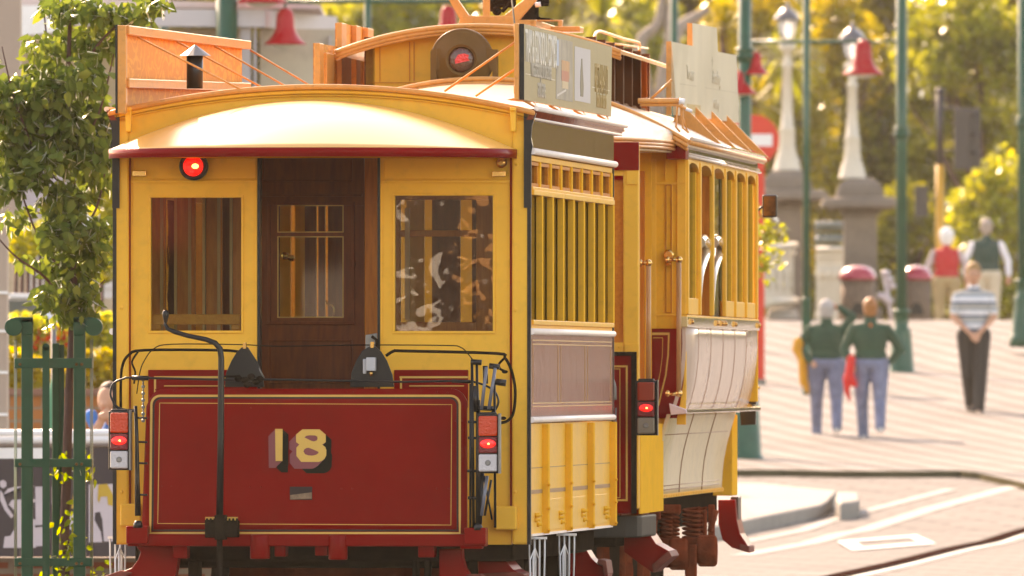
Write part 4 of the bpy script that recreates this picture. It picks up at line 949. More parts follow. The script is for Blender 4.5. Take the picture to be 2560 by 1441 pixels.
Mo.poly(k,[(1085,124),(1100,120),(1104,130),(1098,175),(1085,180)],hu-.02,hu+.02); Mo.poly(k,[(1215,118),(1238,126),(1240,180),(1226,178),(1218,150)],hu-.02,hu+.02)
k.tube([g(1116,205,hu),g(1121,235,hu)],.008); k.tube([g(1186,200,hu),g(1194,235,hu)],.008); k.tube([g(1162,215,hu),g(1164,240,hu)],.012); k.build('headlight_bracket',BRONZE,hd2)
k=MB(); k.tube(smooth([g(1168,238,hu),g(1170,225,hu),g(1185,218,hu),g(1205,205,hu),g(1212,195,hu)]),.007,8); k.tube(smooth([g(1172,242,hu),g(1180,230,hu),g(1198,215,hu)]),.006,8); k.build('headlight_cable',mat('pale cable',(.45,.36,.24),.5),hd2)
# trolley tower and trolley base
tu=uC+.5
k=MB()
for a in ([(1155,58),(1170,40),(1290,40),(1290,62),(1155,62)],): Mo.poly(k,[(1152,40),(1282,40),(1290,62),(1145,62)],tu,tu+.05)
Mo.poly(k,[(1106,-30),(1124,-30),(1172,38),(1172,50),(1150,50)],tu+.001,tu+.049); Mo.poly(k,[(1207,-30),(1224,-30),(1224,45),(1207,45)],tu+.002,tu+.048); Mo.poly(k,[(1345,-30),(1368,-30),(1290,60),(1270,60),(1262,38)],tu+.001,tu+.049)
Mo.fb(k,1285,50,1335,62,tu,tu+.3); Mo.fb(k,1325,50,1340,66,tu,tu+1.6); Mo.fb(k,1395,50,1405,66,tu+.1,tu+.2); Mo.fb(k,1335,50,1400,54,tu+.1,tu+.15); Mo.fb(k,1340,66,1450,80,tu+1.2,tu+1.5)
k.build('trolley_tower',RIM,mt,.004)
k=MB()
Mo.poly(k,[(1290,50),(1296,38),(1310,15),(1320,0),(1340,-25),(1350,-25),(1338,10),(1338,38),(1345,44),(1376,46),(1376,50)],tu+.3,tu+.6)
c=g(1243,28,tu+.25); k.lathe([(.026,0),(.026,.04),(.012,.045),(.012,.0)],c,(0,-1,0),16); k.lathe([(.04,0),(.04,.12)],g(1236,2,tu+.3),(1,0,0),14)
k.tube([g(1330,12,tu+.2),g(1372,10,tu+.2)],.013,10); k.lathe([(.03,0),(.03,.05)],g(1350,0,tu+.25),(1,0,0),14); k.tube([g(1255,30,tu+.2),g(1290,-10,tu+.2)],.012); k.ball(g(1230,12,tu+.3),.04); k.ball(g(1262,-5,tu+.35),.05); k.tube([g(1230,-20,tu+.2),g(1330,-18,tu+.2)],.03,10)
k.build('trolley_base',IRON,mt,.004)
k=MB(); k.tube([g(1338,13,tu+.18),g(1352,11,tu+.18)],.014,10); k.build('bright_pin',CHROME,mt)
k=MB(); k.tube([T.face(1275,-40,1.5),T.face(1290,90,1.3),T.face(1298,160,1.2)],.0045,6); rope=k.build('trolley_rope',mat('old rope',(.12,.10,.06),.8),tr)
# tail light, steps, truck
taillight(Mo,mt,1589,952,1641,1089,-.25,dark=True)
k=MB(); k.box(-.9,.9,.3,Un,.62,.82); k.box(-RS+.24,RS-.24,Un-.05,Uf,.68,.90); k.box(-.62,.62,2.6,Uf-.2,.25,.66); k.build('underframe',IRON,mt,.01)
def spring(px,y0,y1,u,rr=.032,wr=.009,turn=7):
    a=g(px,y0,u); b=g(px,y1,u); n=turn*12; return [Vector((a.x+rr*math.cos(2*math.pi*i/12),a.y+rr*math.sin(2*math.pi*i/12),a.z+(b.z-a.z)*i/n)) for i in range(n+1)]
for i,(px,y0,y1,rr,u) in enumerate(((1665,1275,1345,.03,2.6),(1685,1275,1345,.026,2.9),(1728,1270,1350,.045,3.2),(1750,1270,1350,.034,3.6))):
    k=MB(); k.tube(spring(px,y0,y1,u,rr,.009,7),.0085,6); k.build('coil_spring',RUST,mt)
k=MB()
for a in ((1620,1262,1650,1300,2.2),(1655,1262,1700,1285,2.5),(1700,1345,1760,1362,2.6),(1640,1345,1700,1420,2.7),(1770,1262,1785,1345,3.2),(1712,1362,1740,1460,3.1),(1625,1300,1640,1380,2.4),(1757,1275,1765,1340,2.9)): Mo.fb(k,*a[:4],a[4],a[4]+.1)
k.tube([g(1640,1270,2.3),g(1632,1330,2.3),g(1655,1370,2.3)],.02,8); k.tube([g(1790,1275,3),g(1775,1330,3)],.018,8); k.build('truck_frame',RUST,mt,.008)
for px,y0,y1,w_ in ((1697,1347,1425,46),(1768,1335,1420,52)):
    k=MB(); a=g(px,(y0+y1)/2,2.5); k.lathe([(.07,-.055),(.088,-.05),(.088,.05),(.07,.055)],a,(1,0,0) ,20)
    k.box(a.x-.05,a.x+.05,a.y-.05,a.y+.05,a.z-.085,a.z+.085); k.build('axle_box',RUST,mt,.015)
for u in (3.2,5.2,6.8):
    for s in (-1,1):
        k=MB(); k.lathe([(.30,-.05),(.38,-.05),(.38,.0),(.36,.03),(.28,.03),(.27,.01),(.1,.01),(.1,.05),(.001,.05)],(s*.62,u,.38),(s,0,0),28); k.build('wheel',RUST,mt)
curvedstep(Mo,[(1560,1290),(1603,1270),(1608,1300),(1620,1330),(1640,1360),(1672,1378),(1676,1392),(1632,1432),(1600,1410),(1560,1380)],.9,.6,mt,[(1630,1412),(1672,1377),(1680,1392),(1634,1433)])
curvedstep(Mo,[(1795,1250),(1838,1250),(1842,1300),(1850,1335),(1872,1368),(1872,1382),(1830,1370),(1806,1350),(1796,1310)],Uf+.2,.5,mt,[(1850,1360),(1873,1366),(1873,1383),(1850,1376)])
k=MB(); Mo.fb(k,1826,1242,1846,1300,Uf+.3,Uf+.6); k.build('dark_bracket',mat('dark maroon iron',(.04,.01,.01),.4),mt,.006)
# front end: handrail, black bracket, mirror
k=MB(); k.tube([g(1887,818,Uf+.35),g(1886,965,Uf+.35)],.015,10); o=k.build('handrail',POLE,mt)
k=MB(); k.ball(g(1888,968,Uf+.35),.022); k.tube([g(1862,964,Uf+.35),g(1900,970,Uf+.35)],.008,8); k.build('rail_bracket',BRASS,o)
k=MB(); Mo.poly(k,[(1855,1010),(1862,985),(1876,950),(1884,938),(1890,975),(1889,1062),(1852,1064),(1850,1035)],Uf+.5,Uf+.55); k.build('lifeguard_bracket',BLACK,mt)
k=MB(); Mo.fb(k,1905,487,1943,544,Uf+.6,Uf+.66); mi=k.build('wing_mirror',BLACK,mt,.012)
k=MB(); Mo.fb(k,1909,491,1939,540,Uf+.596,Uf+.6); k.build('mirror_glass',mat('mirror',(.10,.055,.03),.15,metal=.6,var=.6,vs=40),mi); k=MB(); k.tube([g(1890,530,Uf+.62),g(1910,514,Uf+.62)],.007,8); k.build('mirror_arm',BLACK,mi)
# ================================================================== GROUND
ROADM=brickm('warm paving of tram road',(.185,.170,.153),(.135,.122,.108),(.055,.045,.037),1.0,1.1,.42,rot=R(-8),mortar=.05,rough=.7,bump=.15,var=.7)
PAVEM=brickm('warm brick pavement',(.34,.325,.305),(.28,.265,.245),(.10,.085,.07),1.0,.62,.34,rot=R(34),mortar=.09,rough=.75,bump=.3,var=.5)
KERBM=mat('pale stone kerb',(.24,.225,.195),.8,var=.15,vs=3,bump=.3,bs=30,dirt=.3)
Ys=[-60,0,40,60,80,100,120,135,150]+[150+i for i in range(1,110)]+[270,300,340,400,500,700]
def gfun(X0,X1,Y0,Y1,dz,nm,m,skirt=0):
    yy=[Y0]+[y for y in Ys if Y0<y<Y1]+[Y1]; k=MB(); xs=[X0+(X1-X0)*i/8 for i in range(9)]
    vs=[(x,y,gz(y)+dz) for y in yy for x in xs]; fs=[(j*9+i,j*9+i+1,(j+1)*9+i+1,(j+1)*9+i) for j in range(len(yy)-1) for i in range(8)]
    k.add(vs,fs,True); return k.build(nm,m)
road=gfun(-160,160,-60,700,-.02,'road',ROADM); tag(road,kind='structure')
# pavement beyond the kerb: one raised sheet with a kerb face
KY=[(1500,1187),(1840,1187),(1960,1187),(2100,1190),(2300,1190),(2400,1189),(2440,1193),(2480,1202),(2540,1215),(2620,1235),(2800,1290)]
kp=[gpt(x,y) for x,y in KY]; kp=[Vector((-14,kp[0].y,kp[0].z))]+kp
k=MB(); n=len(kp); NR=60; vs=[]; fs=[]
for j in range(NR+1):
    for p in kp:
        Y=p.y+(330-p.y)*(j/NR)**1.3; vs.append((p.x if j==0 else p.x*(1+ .0*j)+ (p.x+14)*.6*(j/NR),Y,gz(Y)+(.05 if p.x<6.0 else max(.0,.05-(p.x-6.0)*.05))))
for j in range(NR):
    for i in range(n-1): fs.append((j*n+i,j*n+i+1,(j+1)*n+i+1,(j+1)*n+i))
k.add(vs,fs,False); pv=k.build('pavement',PAVEM); tag(pv,kind='structure')
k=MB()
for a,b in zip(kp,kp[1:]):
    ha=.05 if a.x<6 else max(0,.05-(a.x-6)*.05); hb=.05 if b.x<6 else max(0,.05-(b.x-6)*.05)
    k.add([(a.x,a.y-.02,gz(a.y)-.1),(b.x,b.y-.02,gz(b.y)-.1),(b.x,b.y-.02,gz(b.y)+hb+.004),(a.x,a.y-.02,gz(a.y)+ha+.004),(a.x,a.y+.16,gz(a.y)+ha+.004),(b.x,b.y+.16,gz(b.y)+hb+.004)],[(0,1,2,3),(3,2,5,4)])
kb=k.build('kerb',mat('shaded kerb stone',(.10,.085,.05),.9,spec=0,var=.2,vs=2,bump=.2)); tag(kb,kind='structure')  # kerb colour darkened to paint the shadow on its riser
# traffic island at the tram stop
k=MB(); top=[(1780,1205),(1905,1208),(2040,1222),(2092,1226),(2070,1252),(2052,1262),(1900,1292),(1850,1303),(1770,1318)]
P=[gpt(x,y,.12) for x,y in top]; k.prism(P,(0,0,-.2)); il=k.build('traffic_island',KERBM,bevel=.02); tag(il,kind='structure')
k=MB(); P=[gpt(x,y,.16) for x,y in ((2092,1229),(2146,1231),(2150,1250),(2100,1257),(2088,1245))]; k.prism(P,(0,0,-.3)); ib=k.build('kerb_block',KERBM,bevel=.03); tag(ib,'pale concrete block at the end of the traffic island','kerb block')
# rails and painted marks
def gstrip(pts,w,nm,m,lift,par=None,hor=True):
    c=[gpt(x,y,0) for x,y in pts]; k=MB(); vs=[];fs=[]
    Q=[]
    for a,b in zip(c,c[1:]):
        for j in range(12): Q.append(a.lerp(b,j/12))
    Q.append(c[-1])
    for i,p in enumerate(Q):
        t=(Q[min(i+1,len(Q)-1)]-Q[max(0,i-1)]); t.z=0; t.normalize(); nx=Vector((t.y,-t.x,0))*w/2
        for q_ in (p+nx,p-nx): vs.append((q_.x,q_.y,gz(q_.y)-.02+lift))
    for i in range(len(Q)-1): fs.append((2*i,2*i+1,2*i+3,2*i+2))
    k.add(vs,fs); o=k.build(nm,m,par); return o
RAILM=mat('polished rail steel',(.6,.55,.48),.25,metal=.9,var=.1); GRV=mat('dark rail groove',(.03,.012,.009),.9,spec=0); CONC=mat('pale concrete band',(.34,.325,.30),.8,spec=.1,var=.1,vs=2)
def groove(pts,name,lab):
    a=gstrip([(x,y+5) for x,y in pts],.30,'concrete_band',CONC,.006)
    a['kind']='structure'; 
    b=gstrip(pts,.17,'tram_rail_groove',GRV,.020); b['kind']='structure'
    c=gstrip([(x,y+10) for x,y in pts],.04,'tram_rail',RAILM,.012); c['kind']='structure'
groove([(1900,1478),(2080,1441),(2240,1406),(2400,1366),(2560,1324),(2700,1285)],'a','')
a=gstrip([(1850,1385),(2100,1332),(2330,1268),(2560,1207),(2700,1168)],.22,'concrete_band',CONC,.006); a['kind']='structure'
a=gstrip([(1860,1352),(2070,1300),(2300,1240),(2380,1220)],.16,'concrete_band',CONC,.008); a['kind']='structure'
WM=mat('white road paint',(.5,.49,.48),.6,var=.05)
def ring(out,inn,nm):
    k=MB(); a=[gpt(x,y) for x,y in out]; b=[gpt(x,y) for x,y in inn]; n=len(a)
    k.add([(p.x,p.y,gz(p.y)-.008) for p in a+b],[(i,(i+1)%n,n+(i+1)%n,n+i) for i in range(n)]); o=k.build(nm,WM); o['kind']='structure'
ring([(2092,1351),(2290,1335),(2340,1357),(2130,1374)],[(2140,1352),(2275,1342),(2296,1354),(2158,1366)],'road_marking')
# ================================================================== FOLIAGE
def leaves(name,pts,size,m,parent=None,rng=None,droop=.0,shape='quad'):
    rng=rng or np.random.default_rng(1); n=len(pts)
    if shape=='quad': base=np.array([(-.5,0,0),(0,-.42,.0),(.5,0,0),(0,.42,.06)]); F_=[(0,1,2,3)]
    else: base=np.array([(0,0,0),(.30,.28,.05),(.22,.70,.02),(0,1.05,-.10),(-.22,.70,.02),(-.30,.28,.05),(0,.5,-.05)]); F_=[(0,1,6),(1,2,6),(2,3,6),(3,4,6),(4,5,6),(5,0,6)]
    a=rng.uniform(0,2*np.pi,n); 
    z=rng.uniform(-1,1,n) if not droop else np.clip(rng.normal(-droop,.35,n),-1,1)
    y=np.stack([np.cos(a)*np.sqrt(1-z*z),np.sin(a)*np.sqrt(1-z*z),z],1)
    t=rng.normal(size=(n,3)); x=np.cross(y,t); x/=np.linalg.norm(x,axis=1)[:,None]+1e-9; w_=np.cross(x,y)
    s_=size*rng.uniform(.6,1.25,n)
    V=(pts[:,None,:]+s_[:,None,None]*(base[None,:,0,None]*x[:,None,:]+base[None,:,1,None]*y[:,None,:]+base[None,:,2,None]*w_[:,None,:])).reshape(-1,3)
    nb=len(base); Fa=np.concatenate([np.array(F_)+i*nb for i in range(n)]) if n<20000 else (np.array(F_)[None]+(np.arange(n)*nb)[:,None,None]).reshape(-1,len(F_[0]))
    me=bpy.data.meshes.new(name); me.vertices.add(len(V)); me.vertices.foreach_set('co',V.astype(np.float32).ravel())
    L=Fa.shape[1]; me.loops.add(Fa.size); me.loops.foreach_set('vertex_index',Fa.astype(np.int32).ravel()); me.polygons.add(len(Fa)); me.polygons.foreach_set('loop_start',(np.arange(len(Fa))*L).astype(np.int32)); me.update(calc_edges=True)
    me.polygons.foreach_set('use_smooth',[True]*len(Fa)) if shape!='quad' else None
    me.materials.append(m); o=bpy.data.objects.new(name,me); COL.objects.link(o)
    if parent is not None: o.parent=parent
    return o
def clumpy(rng,n,c,rad,nc=26,cs=.33):
    c=np.array(c,float); rad=np.array(rad,float)
    d=rng.normal(size=(nc,3)); d/=np.linalg.norm(d,axis=1)[:,None]; cc_=d*(rng.uniform(.25,1,nc)**.5)[:,None]*(1-cs*.6)
    i=rng.integers(0,nc,n); q_=rng.normal(size=(n,3)); q_/=np.linalg.norm(q_,axis=1)[:,None]; q_*=(rng.uniform(0,1,n)**.4)[:,None]*cs*rng.uniform(.6,1.2,nc)[i][:,None]
    return c+(cc_[i]+q_)*rad
LOLIVE=leafm('olive foliage',(.20,.18,.022),(.36,.30,.035),.45,(.30,.22,.02))
LYEL=leafm('yellow green backlit foliage',(.17,.19,.03),(.31,.31,.055),.55,(.5,.42,.03))
LDARK=leafm('dark green foliage',(.11,.12,.018),(.22,.21,.024),.4)
LBRT=leafm('fresh green foliage',(.16,.18,.03),(.30,.30,.05),.55)
LTREE=leafm('glossy street tree leaves',(.075,.12,.03),(.16,.21,.05),.3,(.24,.27,.06))
BARK=mat('brown bark',(.11,.05,.04),.85,var=.35,vs=6,bump=.6,bs=30,stretch=(1,1,.3))
def treething(nm,lab,cat,X,Y,zc,rad,n,size,m,seed,th=None,grp=None,nc=26,cs=.33,trunk_r=.18):
    rng=np.random.default_rng(seed); t=thing(nm,lab,cat,(X,Y,gz(Y)),0,grp); z0=gz(Y); zc-=z0
    leaves('crown',clumpy(rng,n,(0,0,zc),rad,nc,cs),size,m,t,rng)
    r2=random.Random(seed); k=MB(); k.tube(smooth([(0,0,0),(r2.uniform(-.1,.1),0,zc*.35),(r2.uniform(-.3,.3),.1,zc*.7),(0,0,zc+rad[2]*.4)]),[trunk_r*(1-.85*i/12) for i in range(13)],8)
    for b in range(7):
        a=r2.uniform(0,6.28); h0=zc*r2.uniform(.4,.9); e=(rad[0]*.7*math.cos(a),rad[1]*.7*math.sin(a),zc+r2.uniform(-.3,.6)*rad[2]); k.tube([(0,0,h0),(e[0]*.5,e[1]*.5,(h0+e[2])/2+.2),e],[trunk_r*.45,trunk_r*.3,trunk_r*.1],6)
    k.build('trunk',BARK,t); return t
def T3(px,py,Y,**k): 
    p=at(px,py,Y); return p.x,Y,p.z
GT='park trees beyond the bridge'
specs=[ # name,label,px,py(centre),Y,rad px (x,z),n,size,mat,seed
 ('broadleaf_tree','yellow green tree behind the pale awning of the pavilion at top left',960,60,300,230,190,7000,.20,LYEL,1),
 ('broadleaf_tree','olive tree rising behind the raised roof of the larger tram',1340,150,320,200,260,8000,.22,LOLIVE,2),
 ('broadleaf_tree','golden green tree between the advertising boards of the larger tram',1600,250,330,190,330,8000,.22,LYEL,3),
 ('broadleaf_tree','olive tree behind the left white lamp column',1880,330,320,230,380,10000,.22,LOLIVE,4),
 ('broadleaf_tree','brownish olive tree behind the right white lamp column',2130,330,330,200,400,10000,.22,LOLIVE,5),
 ('broadleaf_tree','pale sparkling tree filling the upper right corner',2430,170,300,240,250,11000,.17,LBRT,6),
 ('broadleaf_tree','dark olive tree behind the traffic signal',2330,420,330,230,330,9000,.22,LDARK,7),
 ('shrub_tree','bright lime green bushy tree to the right of the yellow signal post',2480,600,275,150,240,7000,.14,LYEL,8),
 ('broadleaf_tree','dark green bush behind the people in vests',2260,640,300,180,190,6000,.18,LDARK,9),
]
for nm,lab,px,py,Y,rx,rz_,n,size,m,seed in specs:
    s_=Y/F; x,_,zz=T3(px,py,Y); treething(nm,lab,'tree',x,Y,zz,(rx*s_,rx*s_*1.0,rz_*s_),n,size,m,seed,grp=GT,nc=30,cs=.36,trunk_r=.16)
# far-off wood that closes the view
rng=np.random.default_rng(99)
n=52000; xx=rng.uniform(-26,26,n); zz=rng.uniform(0,1,n)**.9*15+.8; yy=365+rng.normal(0,2.5,n)+2.0*np.sin(xx*.9)+1.5*np.sin(zz*1.7+xx)
wd=leaves('woodland',np.stack([xx,yy,zz],1),.62,leafm('woodland foliage',(.20,.18,.025),(.38,.32,.04),.45,(.34,.28,.02)),None,rng); tag(wd,kind='stuff')
n=26000; xx=rng.uniform(26,150,n); P=np.stack([xx,365-(xx-26)*.6+rng.normal(0,2,n),rng.uniform(0,1,n)**.9*16+.8],1); w2=leaves('woodland',P,1.3,wd.data.materials[0],None,rng); tag(w2,kind='stuff')
n=16000; xx=rng.uniform(-120,-26,n); P=np.stack([xx,365+(xx+26)*.6+rng.normal(0,2,n),rng.uniform(0,1,n)**.9*15+.8],1); w2=leaves('woodland',P,1.3,wd.data.materials[0],None,rng); tag(w2,kind='stuff')
k=MB()
rr=random.Random(5)
k.surf(lambda a,b:Vector((-27+54*a,370+1.5*math.sin(a*40)+rr.uniform(-.4,.4),.5+15.5*b)),60,20,(0,.6,0)); k.surf(lambda a,b:Vector((27+125*a,368-75*a,.5+15*b)),30,10,(0,.6,0)); k.surf(lambda a,b:Vector((-122+95*a,311+57*a,.5+14*b)),30,10,(0,.6,0)); ub=k.build('woodland_understorey',mat('shaded undergrowth',(.34,.28,.09),.9,var=.6,vs=.8,bump=.6,bs=4)); tag(ub,kind='stuff')
# cabbage trees with spiky heads
def cabbage(px,py,Y,rpx,lab,seed):
    x,_,zz=T3(px,py,Y); t=thing('cabbage_tree',lab,'palm tree',(x,Y,gz(Y)),0,'spiky cabbage trees among the park trees'); r_=random.Random(seed); R_=rpx*Y/F; k=MB(); c=Vector((0,0,zz-gz(Y)))
    for i in range(130):
        th=r_.uniform(0,6.28); ph=r_.uniform(-.9,1.5); d=Vector((math.cos(th)*math.cos(ph),math.sin(th)*math.cos(ph),math.sin(ph))); sd=d.cross(Vector((0,0,1))).normalized()*.028
        mid=c+d*R_*.6; e=c+d*R_*r_.uniform(.8,1.1)+Vector((0,0,-R_*.18)); k.add([c-sd*.4,c+sd*.4,mid+sd,mid-sd,e],[(0,1,2,3),(3,2,4)])
    k.build('spiky_head',LBRT if seed%2 else LOLIVE,t,recalc=False); k=MB(); k.tube([(0,0,0),(.1,0,c.z*.5),c],[.13,.1,.08],8); k.build('trunk',BARK,t)
cabbage(1505,45,255,130,'spiky cabbage tree head above the roof rail of the larger tram',1)
cabbage(1880,255,262,110,'spiky cabbage tree behind the red round sign',2)
cabbage(1810,70,268,100,'spiky cabbage tree left of the left white lantern',4)
cabbage(1965,150,270,120,'yellowish spiky tree behind the left white lamp column',3)
k=MB(); Y=258
for pts in ([(1640,330),(1655,200),(1672,110),(1670,40),(1690,-60)],[(1672,150),(1700,70),(1745,40),(1772,20)],[(1640,330),(1600,120),(1645,60),(1660,-40)]):
    k.tube(smooth([at(x,y,Y) for x,y in pts]),[.12-.005*i for i in range(4*(len(pts)-1)+1)],8)
o=k.build('bare_branch',mat('pale grey bark',(.30,.24,.19),.8,var=.3,bump=.4)); tag(o,'pale bare forked branches above the roof of the larger tram','branch')
# ================================================================== STREET LAMPS
def column(px,pyb,Y,wpx,lab,collars=(),baseh=170,basew=68,top=-80,name='street_lamp',arms=(),group=None,cat='lamp post',plain=False):
    s_=Y/F; p=at(px,pyb,Y); t=thing(name,lab,cat,(p.x,Y,p.z),0,group); r=wpx*s_/2; h=(pyb-top)*s_; bh_=baseh*s_; bw=basew*s_/2
    k=MB(); k.lathe([(r*1.02,bh_),(r,h)],(0,0,0),n=20); k.build('shaft',GREEN,t)
    k=MB()
    if plain: k.lathe([(bw,0),(bw,.02),(bw*.6,.03),(r*1.35,.05),(r*1.35,bh_-.02),(r*1.5,bh_-.01),(r,bh_+.005)],(0,0,0),n=18)
    else: k.lathe([(bw*1.08,-.1),(bw*1.08,.05),(bw,.06),(bw*.93,.09),(bw*.72,bh_*.62),(r*1.75,bh_*.66),(r*1.75,bh_*.70),(r*1.30,bh_*.73),(r*1.28,bh_*.95),(r*1.65,bh_*.96),(r*1.65,bh_),(r,bh_+.01)],(0,0,0),n=20)
    k.build('base',GREEN,t)
    for y in collars:
        k=MB(); z=(pyb-y)*s_; k.lathe([(r,z-.10),(r*1.25,z-.09),(r*1.25,z-.045),(r*1.6,z-.04),(r*1.6,z-.015),(r*1.2,z),(r*1.2,z+.03),(r*1.5,z+.035),(r*1.5,z+.06),(r,z+.07)],(0,0,0),n=20); k.build('collar',GREEN,t)
    return t,s_,p
def bell(t,x,z,s_,k_=1.0):
    """red bell shade hanging at local x, rim height z"""
    q_=s_*k_; o=MB(); o.lathe([(52*q_,0),(51*q_,3*q_),(38*q_,14*q_),(28*q_,28*q_),(23*q_,44*q_),(22*q_,66*q_),(19*q_,78*q_),(12*q_,87*q_),(3*q_,90*q_)],(x,0,z),n=24); b=o.build('lamp_shade',REDL,t)
    o=MB(); o.lathe([(36*q_,1*q_),(30*q_,-4*q_),(16*q_,-8*q_),(1*q_,-9*q_)],(x,0,z),n=18); o.build('lamp_glass',mat('pale lamp diffuser',(.6,.62,.5),.3),b)
    return b
def arm(t,x0,x1,z,r): 
    k=MB(); k.tube([(x0,0,z),(x1,0,z)],r,8); k.build('arm',GREEN,t)
G='green street lamps with red bell shades'
t,s_,p=column(1862,1155,180,32,'stout green lamp post directly right of the larger tram with two small red bell shades',collars=(135,),baseh=300,basew=92,group=G)
bell(t,(1856-1862)*s_,(1155-236)*s_,s_,.72); bell(t,(1890-1862)*s_,(1155-186)*s_,s_,.62)
t,s_,p=column(2254,940,207,27,'tall green lamp post behind the walking couple in green tops',collars=(330,),baseh=165,basew=68,group=G)
arm(t,-380*s_,-70*s_,(940-105)*s_,5*s_) 
arm(t,-70*s_,0,(940-105)*s_,3*s_)
bell(t,(2158-2254)*s_,(940-187)*s_,s_,.98); k=MB(); k.tube([(-96*s_,0,(940-100)*s_),(-96*s_,0,(940-88)*s_)],.01); k.tube([(-372*s_,0,(940-105)*s_),(-372*s_,0,(940-140)*s_)],.01);k.build('hanger',GREEN,t)
t,s_,p=column(2558,850,212,26,'green lamp post cut off by the right edge of the photo',collars=(305,),baseh=150,basew=64,group=G)
column(2016,1000,200,17,'thin green pole behind the grey haired walker',baseh=255,basew=52,name='street_pole',cat='pole',group='thin green poles',plain=True)
column(1685,1000,215,20,'thin green pole behind the stepped white roof board',baseh=150,basew=50,name='street_pole',cat='pole',group='thin green poles',plain=True)
t,s_,p=column(567,1250,150,54,'thick green lamp post behind the plywood roof board at left',baseh=300,basew=120,group=G)
arm(t,0,150*s_,(1250+22)*s_,6*s_); bell(t,(654-567)*s_,(1250-8)*s_,s_,1.22); bell(t,(713-567)*s_,(1250-112)*s_,s_,1.02); k=MB(); k.tube([((713-567)*s_,0,(1250-30)*s_),((713-567)*s_,0,(1250+22)*s_)],.012); k.build('hanger',GREEN,t)
t,s_,p=column(410,1250,160,22,'slim green pole left of the plywood roof board',baseh=200,basew=60,name='street_pole',cat='pole',group='thin green poles',plain=True)
t,s_,p=column(919,1150,170,17,'slim green pole with a cross arm behind the larger tram',baseh=200,basew=50,name='street_pole',cat='pole',group='thin green poles',plain=True)
arm(t,-230*s_,320*s_,(1150-4)*s_,6*s_); bell(t,(1121-919)*s_,(1150-96)*s_,s_,.92)
# no entry sign on a red post
Y=203; s_=Y/F; p=at(1900,985,Y); t=thing('no_entry_sign','round red no entry sign with white bar on a red post behind the larger tram','road sign',(p.x,Y,gz(Y)),0)
RS_=mat('red sign face',(.72,.03,.008),.4,var=.04,dirt=.1)
zc_=at(1885,350,Y).z-gz(Y); ox_=(1885-1900)*s_
k=MB(); k.lathe([(.001,-.012),(63*s_,-.012),(63*s_,.012),(.001,.012)],(ox_,0,zc_),(0,1,0),36,sm=False); d=k.build('sign_disc',RS_,t)
k=MB(); k.box(ox_-42*s_,ox_+46*s_,-.02,-.0125,zc_-16*s_,zc_+14*s_); k.build('white_bar',WHT,d)
k=MB(); k.box(-11*s_,11*s_,-.04,.04,-.1,zc_-20*s_); k.build('post',RS_,t)
k=MB(); k.box(-16*s_,14*s_,-.05,.05,-.1,.12); k.build('foot',STEEL,t)
